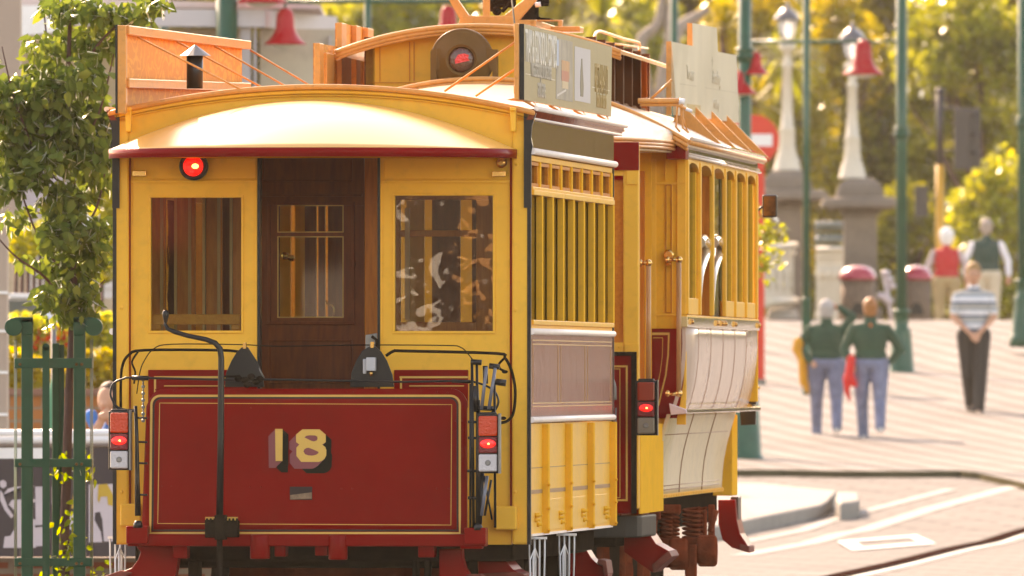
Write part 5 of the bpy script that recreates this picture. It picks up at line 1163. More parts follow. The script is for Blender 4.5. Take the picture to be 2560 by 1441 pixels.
# ================================================================== BRIDGE PIERS, IRON PANELS, LANTERNS
STONE=mat('weathered brown stone',(.20,.155,.115),.85,var=.25,vs=1.5,bump=.5,bs=14,dirt=.3); CREAM=mat('cream painted cast iron',(.62,.55,.42),.5,var=.06,dirt=.15,bump=.1,bs=20)
LANT=mat('white lantern glass',(.95,.95,.92),.5,coat=.5,trans=.7)
def pier(px,Y,lab,lab2,ybase,yshaft,ycap0,ycap1,ydome,w_,wc,ylt,lx):
    s_=Y/F; p=at(px,ybase,Y); t=thing('stone_pier',lab,'bridge pier',(p.x,Y,p.z),0,'stone piers of the bridge'); z=lambda y:(ybase-y)*s_; h=w_*s_/2; c=wc*s_/2
    k=MB(); k.box(-h*1.3,h*1.3,-h*1.3,h*1.3,-.4,.35); k.box(-h,h,-h,h,.35,z(ycap1)); k.box(-h*1.2,h*1.2,-h*1.2,h*1.2,z(ycap1),z(ycap1)+.08); k.build('shaft',STONE,t,.03)
    k=MB()
    P=[(c*.78,z(ycap1)+.08),(c*.98,z(ycap1)+.2),(c,z(ycap0)-.12),(c*.93,z(ycap0)),(c*.62,z(ycap0)+.02)]
    for (a,b),(a2,b2) in zip(P,P[1:]):
        k.add([(-a,-a,b),(a,-a,b),(a,a,b),(-a,a,b),(-a2,-a2,b2),(a2,-a2,b2),(a2,a2,b2),(-a2,a2,b2)],[(0,1,5,4),(1,2,6,5),(2,3,7,6),(3,0,4,7),(4,5,6,7)])
    cp=k.build('cap',STONE,t)
    k=MB(); n=8; zt=z(ydome); zb=z(ycap0)+.01
    for i in range(n):
        a0=i/n*math.pi/2; a1=(i+1)/n*math.pi/2; ra=c*.25+c*.36*math.cos(a0); rb_=c*.25+c*.36*math.cos(a1)*.98; za=zb+(zt-zb)*math.sin(a0); zb2=zb+(zt-zb)*math.sin(a1)
        k.add([(-ra,-ra,za),(ra,-ra,za),(ra,ra,za),(-ra,ra,za),(-rb_,-rb_,zb2),(rb_,-rb_,zb2),(rb_,rb_,zb2),(-rb_,rb_,zb2)],[(0,1,5,4),(1,2,6,5),(2,3,7,6),(3,0,4,7),(4,5,6,7)])
    k.build('dome',STONE,cp)
    # lamp column standing on the pier
    l=thing('lamp_column',lab2,'street lamp',(p.x+(lx-px)*s_,Y,p.z+zt),0,'white lamp columns on the bridge piers'); u=s_; hh=lambda y:(ydome-y)*u
    k=MB(); H0=ydome-ylt
    k.lathe([(36*u,0),(34*u,3*u),(27*u,30*u),(22*u,45*u),(20*u,60*u),(19*u,100*u),(20*u,103*u),(16*u,106*u),(13*u,150*u),(11*u,H0*u-75*u),(14*u,H0*u-72*u),(14*u,H0*u-66*u),(9*u,H0*u-60*u),(11*u,H0*u-36*u),(20*u,H0*u-30*u),(22*u,H0*u-18*u),(9*u,H0*u-6*u),(8*u,H0*u)],(0,0,0),n=16); k.build('column',CREAM,l)
    k=MB(); b=H0*u; k.lathe([(17*u,b),(21*u,b+8*u),(27*u,b+42*u),(27*u,b+44*u)],(0,0,0),n=6,sm=False); gl_=k.build('lantern_glass',LANT,l)
    k=MB(); k.lathe([(34*u,b+44*u),(33*u,b+49*u),(24*u,b+62*u),(15*u,b+70*u),(6*u,b+76*u),(5*u,b+82*u),(1*u,b+92*u)],(0,0,0),n=12); k.build('lantern_roof',mat('grey lantern roof',(.16,.14,.13),.3,coat=.5,metal=.4),l)
    k=MB()
    for i in range(6): a=i*math.pi/3; k.tube([(17*u*math.cos(a),17*u*math.sin(a),b),(27*u*math.cos(a),27*u*math.sin(a),b+44*u)],1.6*u,6)
    k.build('lantern_frame',mat('grey lantern roof',(.1,.1,.1)),gl_)
    return t
pier(1968,238,'brown stone bridge pier nearest the larger tram','white lamp column on the left stone pier with its lantern higher',830,0,478,520,426,76,205,95,1968)
pier(2150,232,'brown stone bridge pier behind the red lidded bin','white lamp column on the right stone pier beside the red bell shade',830,0,497,540,446,84,196,145,2131)
def panel(x0,y0a,y0b,x1,y1a,y1b,Y0,Y1,lab,ribs,mesh):
    a=at(x0,y0b,Y0); b=at(x1,y1b,Y1); L=math.hypot(b.x-a.x,b.y-a.y); an=math.atan2(b.y-a.y,b.x-a.x); t=thing('bridge_railing',lab,'railing panel',tuple(a),an,'cream iron panels between the bridge piers'); h0=at(x0,y0a,Y0).z-a.z; h1=at(x1,y1a,Y1).z-a.z; zb=b.z-a.z
    k=MB(); k.prism([(0,0,0),(L,0,zb),(L,0,h1),(0,0,h0)],(0,.05,0)); q_=k.build('plate',CREAM,t)
    k=MB(); k.tube([(0,-.03,h0),(L,-.03,h1)],.04,8); k.tube([(0,-.02,h0-.12),(L,-.02,h1-.12)],.02,8); k.tube([(0,-.03,.08),(L,-.03,zb+.08)],.05,8)
    for i in range(ribs): 
        xx=L*(i+.5)/ribs; k.box(xx-.03,xx+.03,-.025,0,.25,h0-.3); k.ball((xx,-.02,h0-.35),(.07,.03,.10),8,6); k.ball((xx,-.02,.35),(.07,.03,.10),8,6)
    k.build('moulding',CREAM,t)
    return t
panel(1912,620,770,1984,612,765,225,232,'cream embossed iron panel just right of the red post',4,0)
panel(2040,625,850,2148,622,850,236,236,'cream iron panel between the two stone piers',6,0)
k=MB(); Y=236.5
for y in (572,588,602,616):
    k.tube([at(2036,y,Y),at(2150,y+3,Y)],.035,6)
for y in (562,600):
    for i in range(7): k.ball(at(2046+i*16,y,Y-.1),.06,8,6)
o=k.build('iron_cresting',mat('grey green iron cresting',(.16,.18,.15),.45,coat=.3)); tag(o,'beaded grey iron cresting above the panel between the stone piers','railing')
k=MB(); a=at(1840,860,222); 
k.prism([at(1830,866,220),at(2010,838,232),at(2010,792,232),at(1900,790,232),at(1830,812,220)],(0,.8,0)); o=k.build('stone_plinth',STONE,bevel=.04); tag(o,'low brown stone plinth under the embossed iron panel','plinth')
k=MB(); k.prism([at(1930,770,229),at(1990,772,232),at(2002,800,232),at(1915,800,229)],(0,.5,0)); o=k.build('stone_step',mat('pale stone',(.4,.35,.28),.8),bevel=.03); tag(o,'pale sloping stone step on the plinth beside the left pier','stone step')
# bins
def bin_(px,Y,lab,w_,yt,yb):
    s_=Y/F; p=at(px,yb,Y); t=thing('litter_bin',lab,'litter bin',(p.x,Y,p.z),0,'brown litter bins with red lids'); r=w_*s_/2; h=(yb-yt)*s_
    k=MB(); k.lathe([(r*.9,0),(r*.95,.1),(r*.97,h*.5),(r*.95,h)],(0,0,0),n=24); b=k.build('body',mat('brown pebble finish',(.17,.11,.07),.75,var=.3,vs=20,bump=.3),t)
    k=MB(); k.prism([(math.cos(a/10*math.pi)*r*.42,-r*.97,h*.42+math.sin(a/10*math.pi)*h*.2) for a in range(11)],(0,.02,0)); k.build('opening',BLACK,b)
    k=MB(); k.lathe([(r*1.08,h),(r*1.1,h+.03),(r*.98,h+.10),(r*.7,h+.17),(r*.3,h+.2),(.01,h+.205)],(0,0,0),n=24); k.build('lid',mat('red bin lid',(.42,.012,.025),.25,coat=.8),t)
    return t
bin_(2144,228,'large brown litter bin with a red lid behind the auburn haired walker',88,700,850); bin_(2291,232,'brown litter bin with a red lid behind the lamp post',76,700,850)
k=MB()
for i,(x,y) in enumerate(((2214,684),(2222,700),(2228,716),(2205,742),(2218,752))): k.ball(at(x,y,230),(.07,.07,.05),8,6)
k.tube([at(2195,735,230),at(2232,758,230)],.04); k.tube([at(2212,690,230),at(2236,850,230)],.03); o=k.build('bench_end',mat('pink white enamel',(.55,.45,.43),.3,coat=.5)); tag(o,'pale curled bench end between the two litter bins','bench')
# traffic signal
SGB=mat('dark signal housing',(.045,.035,.028),.45,var=.2); YPO=mat('yellow signal post paint',(.62,.30,.02),.4,dirt=.15)
Y=250; s_=Y/F; p=at(2350,850,Y); t=thing('traffic_signal','dark traffic signal on a yellow and black post right of the tall lamp post','traffic light',(p.x,Y,p.z),0); z=lambda y:(850-y)*s_; x_=lambda x:(x-2350)*s_
k=MB(); k.tube([(0,0,0),(0,0,z(412))],11*s_,14); k.build('lower_post',YPO,t)
k=MB(); k.tube([(0,0,z(412)),(0,0,z(232))],10*s_,14); k.ball((0,0,z(228)),(13*s_,13*s_,8*s_)); k.build('upper_post',SGB,t)
k=MB(); k.box(x_(2385),x_(2425),-.15,.1,z(425),z(270)); k.box(x_(2405),x_(2452),-.05,.05,z(420),z(272)); hd_=k.build('signal_head',SGB,t,.02)
for y in (295,345,390):
    k=MB(); k.surf(lambda a,b:Vector((x_(2425)+.17*b,-.09*math.cos(math.pi*a),z(y)+.07*math.sin(math.pi*a))),10,2,(0,0,.008)); k.build('visor',SGB,hd_)
k=MB(); k.tube([(0,0,z(270)),(x_(2390),0,z(270))],.025); k.tube([(0,0,z(378)),(x_(2390),0,z(378))],.025); k.build('bracket',SGB,t)
k=MB(); k.box(x_(2287),x_(2320),-.1,.08,z(543),z(465)); k.tube([(0,0,z(500)),(x_(2318),0,z(500))],.02); k.build('pedestrian_signal',SGB,t,.02)
# ================================================================== UNSEEN STREET BEHIND THE CAMERA (added to shape reflections in glass and paint)
def terrace(x0,x1,y,h,lab,colr,n,seed):
    t=thing('reflection_building',lab,'building',((x0+x1)/2,y,0)); w_=(x1-x0)/2; m_=mat('facade '+str(seed),colr,.8,var=.12,vs=.8,bump=.2)  # added unseen building, facade kept dark so that reflections stay dark
    k=MB(); k.box(-w_,w_,-4,0,-.1,h); k.box(-w_-.1,w_+.1,-4,.25,h-.5,h-.2); wl_=k.build('wall',m_,t)
    fl=int(h/3.6)
    for f_ in range(fl):
        for i in range(n):
            cx_=-w_+(i+.5)*2*w_/n; z0=.9+f_*3.6; k=MB(); k.box(cx_-.7,cx_+.7,.0,.06,z0,z0+2.0); k.build('window',mat('dark facade glass',(.03,.04,.045),.08,coat=1),t)
    for i in range(n*2):
        cx_=-w_+(i+.5)*w_/n; k=MB(); q=.5+.35*((i*37+seed*11)%5)/5; z0=2.1+.5*((i*13)%3)
        k.prism([(cx_-q,.26,z0+.7),(cx_+q,.26,z0+.7),(cx_+q,1.0,z0),(cx_-q,1.0,z0)],(0,0,.06)); k.build('awning',[mat('white reflection cloth',(.4,.38,.34)),mat('red reflection cloth',(.35,.04,.03)),mat('green reflection cloth',(.06,.2,.1)),mat('orange reflection cloth',(.4,.2,.08))][(i*7+seed)%4],t)  # made-up awnings put bright spots into the window reflections
    return t
terrace(-46,-16,-34,11,'unseen dark building added for reflections behind the photographer, left',(.03,.022,.016),6,1)
terrace(-15,9,-38,8,'unseen dark brown building added for reflections behind the photographer',(.05,.03,.02),5,2)
terrace(10,44,-34,12,'unseen dark grey building added for reflections behind the photographer, right',(.05,.045,.04),7,3)
treething('street_tree','large unseen street tree added for reflections behind the photographer',"tree",-7,-14,6.5,(4,4,3.6),3500,.45,LTREE,31)  # both trees here are added out of view to darken reflections
treething('street_tree','rounded unseen street tree added for reflections behind the photographer by the grey building',"tree",9,-16,6.0,(4.2,4,3.4),3500,.45,LTREE,32)

# ================================================================== HAZE (warm air lit from behind)
k=MB(); k.box(-170,170,-70,720,-2,20); hz=k.build('haze',WHT); tag(hz,kind='stuff')
m=bpy.data.materials.new('haze air'); m.use_nodes=True; nt=m.node_tree; nt.nodes.remove(nt.nodes['Principled BSDF']); pv_=_n(nt,'ShaderNodeVolumePrincipled'); pv_.inputs['Color'].default_value=(1,.93,.78,1); pv_.inputs['Density'].default_value=.00009; pv_.inputs['Anisotropy'].default_value=.35
nt.links.new(pv_.outputs[0],nt.nodes['Material Output'].inputs['Volume']); hz.data.materials.clear(); hz.data.materials.append(m); hz.display_type='WIRE'
# ================================================================== LEFT SIDE: STREET TREE, GUARD, BANNER, PAVILION
Y=92.0; s_=Y/F
p=at(168,940,Y); tx,tz=p.x,0.0
t=thing('street_tree','young street tree with drooping green leaves inside the green guard','tree',(tx,Y,0),0)
L=lambda px,py,dy=0:(at(px,py,Y).x-tx,dy,at(px,py,Y).z)
k=MB(); k.tube(smooth([(0,0,0),L(160,1400),L(166,1200),L(172,1000),L(182,800),L(186,600),L(180,420),L(170,250),L(175,60),L(185,-120)]),[.034-.0007*i for i in range(37)],10)
br=[[(182,800),(120,700),(40,640),(-30,560)],[(184,700),(110,620),(60,500),(20,380)],[(184,620),(240,520),(262,420)],[(180,480),(100,400),(40,250),(10,120)],[(176,400),(240,300),(270,200),(300,60)],[(172,300),(130,180),(110,60),(100,-80)],[(178,250),(240,120),(330,40),(420,-10)],[(182,780),(230,730),(262,700)],[(180,560),(120,540),(60,520)]]
for i,b in enumerate(br):
    dy=((i*37)%11-5)*.03; P=smooth([Vector(L(*q,dy*j)) for j,q in enumerate(b)]); k.tube(P,[.010-.0075*j/len(P) for j in range(len(P))],6)
k.build('trunk',BARK,t)
rng=np.random.default_rng(12)
blobs=[(30,250,75,70,230),(110,170,55,50,110),(110,230,80,60,210),(215,190,60,60,170),(235,290,50,60,180),(160,300,75,60,230),(70,330,80,50,220),(30,400,70,70,230),(120,420,60,70,180),(215,380,60,60,190),(235,460,40,40,90),(160,500,60,50,150),(100,110,40,35,50),(180,95,50,40,90),(250,100,60,45,120),(150,20,50,40,90),(230,25,60,35,110),(320,35,70,32,160),(385,5,40,25,50),(185,570,70,50,190),(130,590,40,40,80),(210,640,60,50,130),(150,660,55,45,140),(190,730,65,45,170),(120,740,40,35,60),(230,600,40,50,60),(180,790,60,22,70),(30,545,45,35,40),(60,650,30,22,16),(-60,260,80,180,260),(20,460,60,40,90),(262,370,35,60,60),(265,560,30,40,26)]
pts=[]
for bx,by,rx,rz_,n in blobs:
    n=int(n*1.25)
    c=np.array(L(bx,by))+np.array([0,rng.uniform(-.3,.3),0]); q_=rng.normal(size=(n,3)); q_/=np.linalg.norm(q_,axis=1)[:,None]; q_*=rng.uniform(0,1,n)[:,None]**.45; pts.append(c+q_*np.array([rx*s_*1.1,.22,rz_*s_*1.05]))
P=np.concatenate(pts); leaves('leaves',P,.078,LTREE,t,rng,droop=.65,shape='leaf')
P2=[]
for bx,by,n in ((150,1170,14),(185,1165,14),(225,1175,8),(175,1370,40),(150,1420,30),(180,1300,16),(240,1425,14)):
    c=np.array(L(bx,by,-.05)); P2.append(c+rng.normal(size=(n,3))*np.array([.035,.05,.05]))
leaves('low_leaves',np.concatenate(P2),.055,leafm('pale green young leaves',(.13,.20,.02),(.24,.28,.03),.5),t,rng,droop=.6,shape='leaf')
# guard
GG=mat('dark green guard paint',(.008,.075,.04),.35,coat=.08,spec=.2,var=.15,vs=5)
t=thing('tree_guard','green iron tree guard with curled post tops around the young tree','tree guard',(at(134,940,Y).x,Y,0)); gx=t.location.x
GLc=lambda px,py,dy=0:(at(px,py,Y).x-gx,dy,at(px,py,Y).z)
for x0,x1,ys,cx_,dy in ((55,84,795,36,-.12),(185,215,795,236,-.12),(128,146,858,0,.20),(196,212,858,0,.20)):
    k=MB(); a=GLc(x0,ys,dy); b=GLc(x1,1441,dy); k.box(a[0],b[0],dy-.03,dy+.03,-.0,a[2]); 
    if cx_: 
        c=GLc(cx_,818,dy); k.tube([(c[0],dy-.06,c[2]),(c[0],dy+.06,c[2])],.052,20); k.prism([(a[0],dy-.04,a[2]),(b[0],dy-.04,a[2]),(b[0],dy-.04,a[2]-.1),(a[0],dy-.04,a[2]-.1)],(0,.08,0))
        k.box(min(a[0],c[0]),max(b[0],c[0]),dy-.04,dy+.04,a[2]-.03,a[2]+.003)
    k.build('post',GG,t,.005)
k=MB(); a=GLc(108,868,-.16); b=GLc(126,1441); k.box(a[0],b[0],-.168,-.155,0,a[2]); k.tube([((a[0]+b[0])/2,-.168,a[2]),((a[0]+b[0])/2,-.155,a[2])],(b[0]-a[0])/2,16); k.build('flat_bar',GG,t)
k=MB(); a=GLc(146,862,.2); b=GLc(158,1441); k.box(a[0],b[0],.19,.2,0,a[2]); k.build('flat_bar',GG,t)
for y0,y1 in ((896,921),(1147,1168),(1395,1416)):
    k=MB(); a=GLc(38,y0); b=GLc(232,y1); k.box(a[0],b[0],-.155,-.14,b[2],a[2]); k.box(a[0],b[0],.17,.185,b[2],a[2]); k.box(a[0],a[0]+.012,-.14,.17,b[2],a[2]); k.box(b[0]-.012,b[0],-.14,.17,b[2],a[2]); h_=k.build('hoop',GG,t,.003)
    k=MB(); 
    for x in (52,116,193,206): c=GLc(x,(y0+y1)/2+3,-.157); k.lathe([(.009,0),(.007,.008)],c,(0,-1,0),10)
    k.build('bolt_head',BRONZE,h_)
k=MB()
for x in (42,232): 
    a=GLc(x,850,-.1); k.tube([a,(a[0],-.1,0)],.005,6)
    a=GLc(x-5,850,-.02); k.tube([a,(a[0],-.02,0)],.004,6)
k.build('wire',mat('pale wire',(.30,.32,.22),.3,metal=.6),t)
# banner on rails (cafe barrier)
Y=107.0; s_=Y/F; X0=at(-60,0,Y).x; X1=at(700,0,Y).x
t=thing('banner_barrier','black banner barrier with large cropped white letters below bright metal rails','barrier',(X0,Y,0)); zz=lambda y:at(0,y,Y).z; xx=lambda x:at(x,0,Y).x-X0
k=MB(); k.box(0,X1-X0,-.004,.004,zz(1392),zz(1120)); bn=k.build('banner',mat('black banner vinyl',(.035,.022,.024),.45,var=.2,bump=.2,bs=3),t)
k=MB(); k.box(0,xx(118),-.008,-.004,zz(1147),zz(1120)); k.build('white_hem',WHT,bn)
WB=mat('banner white ink',(.55,.47,.48),.5,var=.05)
def bp_(name,pts,m=WB,o=.008): k=MB(); k.prism([(xx(x),-o,zz(y)) for x,y in pts],(0,.003,0)); return k.build(name,m,bn)
bp_('letter_s',[(8,1237),(20,1222),(40,1217),(90,1216),(90,1248),(30,1250),(22,1262),(36,1276),(42,1292),(38,1320),(26,1340),(12,1342),(8,1370),(90,1370),(90,1300),(60,1290),(60,1262),(90,1255),(90,1216),(60,1216)])
bp_('letter_i',[(88,1217),(118,1217),(118,1365),(90,1366)]); bp_('crack',[(88,1314),(118,1312),(118,1316),(88,1319)],BLACK,.011)
bp_('letter_stroke',[(130,1216),(148,1216),(140,1262),(130,1262)]); bp_('letter_curve',[(165,1290),(190,1282),(188,1310),(180,1325),(168,1322)])
bp_('letter_t',[(222,1212),(292,1210),(292,1354),(260,1354),(256,1300),(250,1280),(238,1282),(236,1300),(252,1330),(256,1356),(222,1356)])
bp_('letter_block',[(292,1210),(520,1210),(520,1250),(420,1250),(420,1354),(360,1354),(360,1250),(292,1250)])
bp_('yellow_tag',[(246,1212),(268,1210),(284,1240),(282,1266),(270,1262),(268,1242),(252,1242),(248,1258),(244,1250)],mat('banner yellow ink',(.55,.33,.03),.5),.012)
bp_('yellow_tag',[(184,1234),(190,1240),(190,1270),(178,1272)],mat('banner yellow ink',(.55,.33,.03)),.012)
bp_('bird_head',[(0,1204),(8,1200),(16,1206),(16,1216),(8,1222),(0,1216)],WB,.010); bp_('bird_neck',[(0,1225),(6,1232),(20,1270),(34,1290),(28,1296),(12,1276),(0,1250)],WB,.0105)
k=MB()
for y,rr in ((1084,.026),(1100,.030)): k.tube([(0,0,zz(y)),(X1-X0,0,zz(y))],rr,12)
k.build('top_rail',CHROME,t)
k=MB(); k.tube([(0,.0,zz(1112)),(X1-X0,0,zz(1112))],.022,8)
for x in (0,X1-X0): k.tube([(x,0,0),(x,0,zz(1084))],.025,8)
k.build('lower_rail',mat('brown grey rail',(.22,.17,.14),.4),t)
# reddish planter base and paving under the banner
k=MB(); k.box(X0,X1,Y+.3,Y+.8,0,.33); o=k.build('low_brick_kerb',brickm('red brown brick',(.22,.06,.03),(.28,.08,.04),(.25,.2,.15),1,.24,.08,axes='xz')); tag(o,'low reddish brick kerb under the black banner','brick kerb')
# brick garden wall, planting, flowers
Y=124.0; k=MB(); a=at(-80,972,Y); b=at(640,972,Y); k.box(a.x,b.x,Y,Y+.25,0,a.z-.05); o=k.build('garden_wall',brickm('orange brick',(.42,.14,.04),(.48,.18,.06),(.30,.2,.13),1,.26,.10,axes='xz',mortar=.012)); tag(o,'low orange brick garden wall behind the banner','brick wall'); 
k=MB(); k.box(a.x,b.x,Y-.04,Y+.3,a.z-.05,a.z); k.build('coping',mat('brown coping',(.24,.11,.07),.7),o)
rng=np.random.default_rng(4)
for (x0,x1,y0,y1,YY,n,m,lab,sz) in ((-60,300,800,905,131,4200,LYEL,'bright yellow green hedge with sunlit top behind the tree guard',.07),(-60,420,890,985,128,3200,LOLIVE,'dark green hedge just above the brick garden wall',.08),(225,420,420,700,139,1900,LYEL,'sunlit yellow green shrub between the street tree and the trailer',.09),(20,110,560,640,141,500,LYEL,'small yellow green shrub under the framed sign panel',.08)):
    a=at(x0,y1,YY); b=at(x1,y0,YY); zb=a.z; q_=rng.uniform(size=(n,3)); P=np.stack([a.x+(b.x-a.x)*q_[:,0],YY+(q_[:,1]-.5)*.8,zb+(b.z-zb)*(1-(1-q_[:,2])**1.2)+.05*np.sin((a.x+(b.x-a.x)*q_[:,0])*9)],1)
    t=thing('hedge' if n>2000 else 'shrub',lab,'hedge' if n>2000 else 'shrub',((a.x+b.x)/2,YY,0)); P-=np.array(t.location); leaves('foliage',P,sz,m,t,rng)
    k=MB(); 
    for j in range(6): x=(a.x-b.x)/2+(b.x-a.x)*(j+.5)/6; k.tube([(x,0,0),(x+.05,0,zb+.1)],.02,5)
    k.build('stem',BARK,t)
t=thing('flower_bed','cluster of red and orange flowers above the hedge by the tree guard','flowers',(at(120,850,129.5).x,129.5,0)); P=np.array([at(x,y,129.5) for x,y in zip(rng.normal(125,26,46),rng.normal(846,14,46))])-np.array(t.location); leaves('petals',P,.045,leafm('red petals',(.25,.02,.01),(.38,.07,.01),.1),t,rng); k=MB()
for j in range(8): k.tube([(-.3+.08*j,0,0),(-.3+.08*j,0,1.8)],.006,5)
k.build('stems',LOLIVE,t)
# pavilion / kiosk building
Y=150.0; s_=Y/F
LIL=mat('pale lilac grey fascia',(.50,.46,.45),.5,var=.04,vs=1,dirt=.1); LILS=mat('cream render wall',(.50,.44,.32),.7,var=.12,vs=1.2,dirt=.2); TAUPE=mat('taupe painted wall',(.40,.30,.23),.6,var=.06,vs=1)
b_=thing('pavilion','pale flat roofed pavilion with broad fascia behind the trailer at top left','building',(at(400,0,Y).x,Y,0),0); bx=b_.location.x
def B(x,y,dy=0): q=at(x,y,Y+dy); return Vector((q.x-bx,dy,q.z))
k=MB(); k.prism([B(662,25),B(842,42,3),B(842,88,3),B(662,68)],(0,.3,0)); k.prism([B(-50,20),B(662,25),B(662,68),B(-50,62)],(0,.3,0)); k.build('fascia',LIL,b_)
k=MB(); k.prism([B(-50,-10,.4),B(800,12,.4),B(800,22,.4),B(-50,16,.4)],(0,6,0)); k.build('roof',mat('pinkish roof sheet',(.55,.45,.42),.5),b_)
k=MB(); k.box(B(648,0).x,B(845,0).x,.5,.7,0,B(0,70).z); k.build('wall',LILS,b_)
k=MB(); k.box(B(-60,0).x,B(600,0).x,2.5,2.7,0,B(0,60).z); k.build('back_wall',LILS,b_)
k=MB()
for x0,x1,m_ in ((600,626,0),(634,640,1)): k.box(B(x0,0).x,B(x1,0).x,.1,.3,0,B(0,66).z)
k.build('column',LIL,b_)
k=MB()
for x in (822,): k.box(B(x,0).x,B(x+4,0).x,.4,.5,0,B(0,88).z)
k.build('downpipe',LIL,b_)
k=MB(); k.box(B(60,0).x,B(300,0).x,.6,.8,B(0,745).z,B(0,560).z)
for j in range(8): k.box(B(60,0).x,B(300,0).x,.57,.6,B(0,745-24*j).z,B(0,745-24*j).z+.05)
k.build('weatherboards',mat('white weatherboard',(.66,.62,.58),.5,var=.05),b_)
k=MB(); k.box(B(-60,0).x,B(268,0).x,.2,.3,B(0,558).z,B(0,415).z); sp2=k.build('framed_panel',mat('lilac sign panel',(.42,.36,.38),.4,var=.05),b_)
k=MB(); k.box(B(-60,0).x,B(273,0).x,.17,.31,B(0,565).z,B(0,558).z); k.box(B(266,0).x,B(274,0).x,.17,.31,B(0,565).z,B(0,415).z); k.build('dark_frame',BLACK,sp2)
k=MB(); k.prism([B(40,14,-1),B(150,14,-1),B(150,80,-1),B(52,90,-1)],(0,.05,0)); k.build('white_awning',mat('white awning',(.85,.84,.8),.6),b_)
k=MB(); k.box(B(-40,0).x,B(60,0).x,1.4,1.5,0,B(0,740).z);k.build('lower_wall',TAUPE,b_)
# taupe pillar, stepped joints
t=thing('taupe_pillar','taupe rendered pillar with pale grooved joints at the far left edge','pillar',(at(-30,0,118).x,118,0)); px0=t.location.x; Yp=118
def Pp(x,y): q=at(x,y,Yp); return (q.x-px0,0,q.z)
k=MB(); k.box(Pp(-120,0)[0],Pp(20,0)[0],-.2,.2,0,Pp(0,560)[2]); k.build('lower_shaft',TAUPE,t,.01)
k=MB(); k.box(Pp(-120,0)[0],Pp(52,0)[0],-.1,.3,Pp(0,560)[2],Pp(0,-60)[2]) ; k.build('upper_shaft',TAUPE,t,.01)
k=MB()
for y in (736,832,935,1040): k.box(Pp(-120,0)[0],Pp(22,0)[0],-.215,-.19,Pp(0,y)[2],Pp(0,y-7)[2])
k.build('joint',WHT,t)
k=MB(); k.prism([at(-60,70,136),at(35,120,136),at(50,200,136),at(-60,200,136)],(0,.4,0))
# parked pale car glimpsed behind the leaves
t=thing('parked_car','pale silver car roof and windscreen glimpsed behind the street tree','car',(at(60,790,134).x,134,0)); q0=t.location.x
C=lambda x,y:(at(x,y,134).x-q0,0,at(x,y,134).z)
k=MB(); k.prism([C(-40,870),C(-30,790),C(0,745),C(30,733),C(100,735),C(128,790),C(175,815),C(180,870)],(0,1.6,0)); bd=k.build('body',mat('silver car paint',(.42,.42,.42),.2,metal=.4,coat=1,var=.05),t,.05)
k=MB(); k.prism([C(22,752),C(92,752),C(118,800),C(18,800)],(0,-.02,0)); k.build('windscreen',mat('car glass',(.10,.12,.11),.08,coat=1),bd)
k=MB(); k.prism([C(20,734),C(100,736),C(100,746),C(20,744)],(0,-.03,0)); k.build('roof_edge',CHROME,bd)
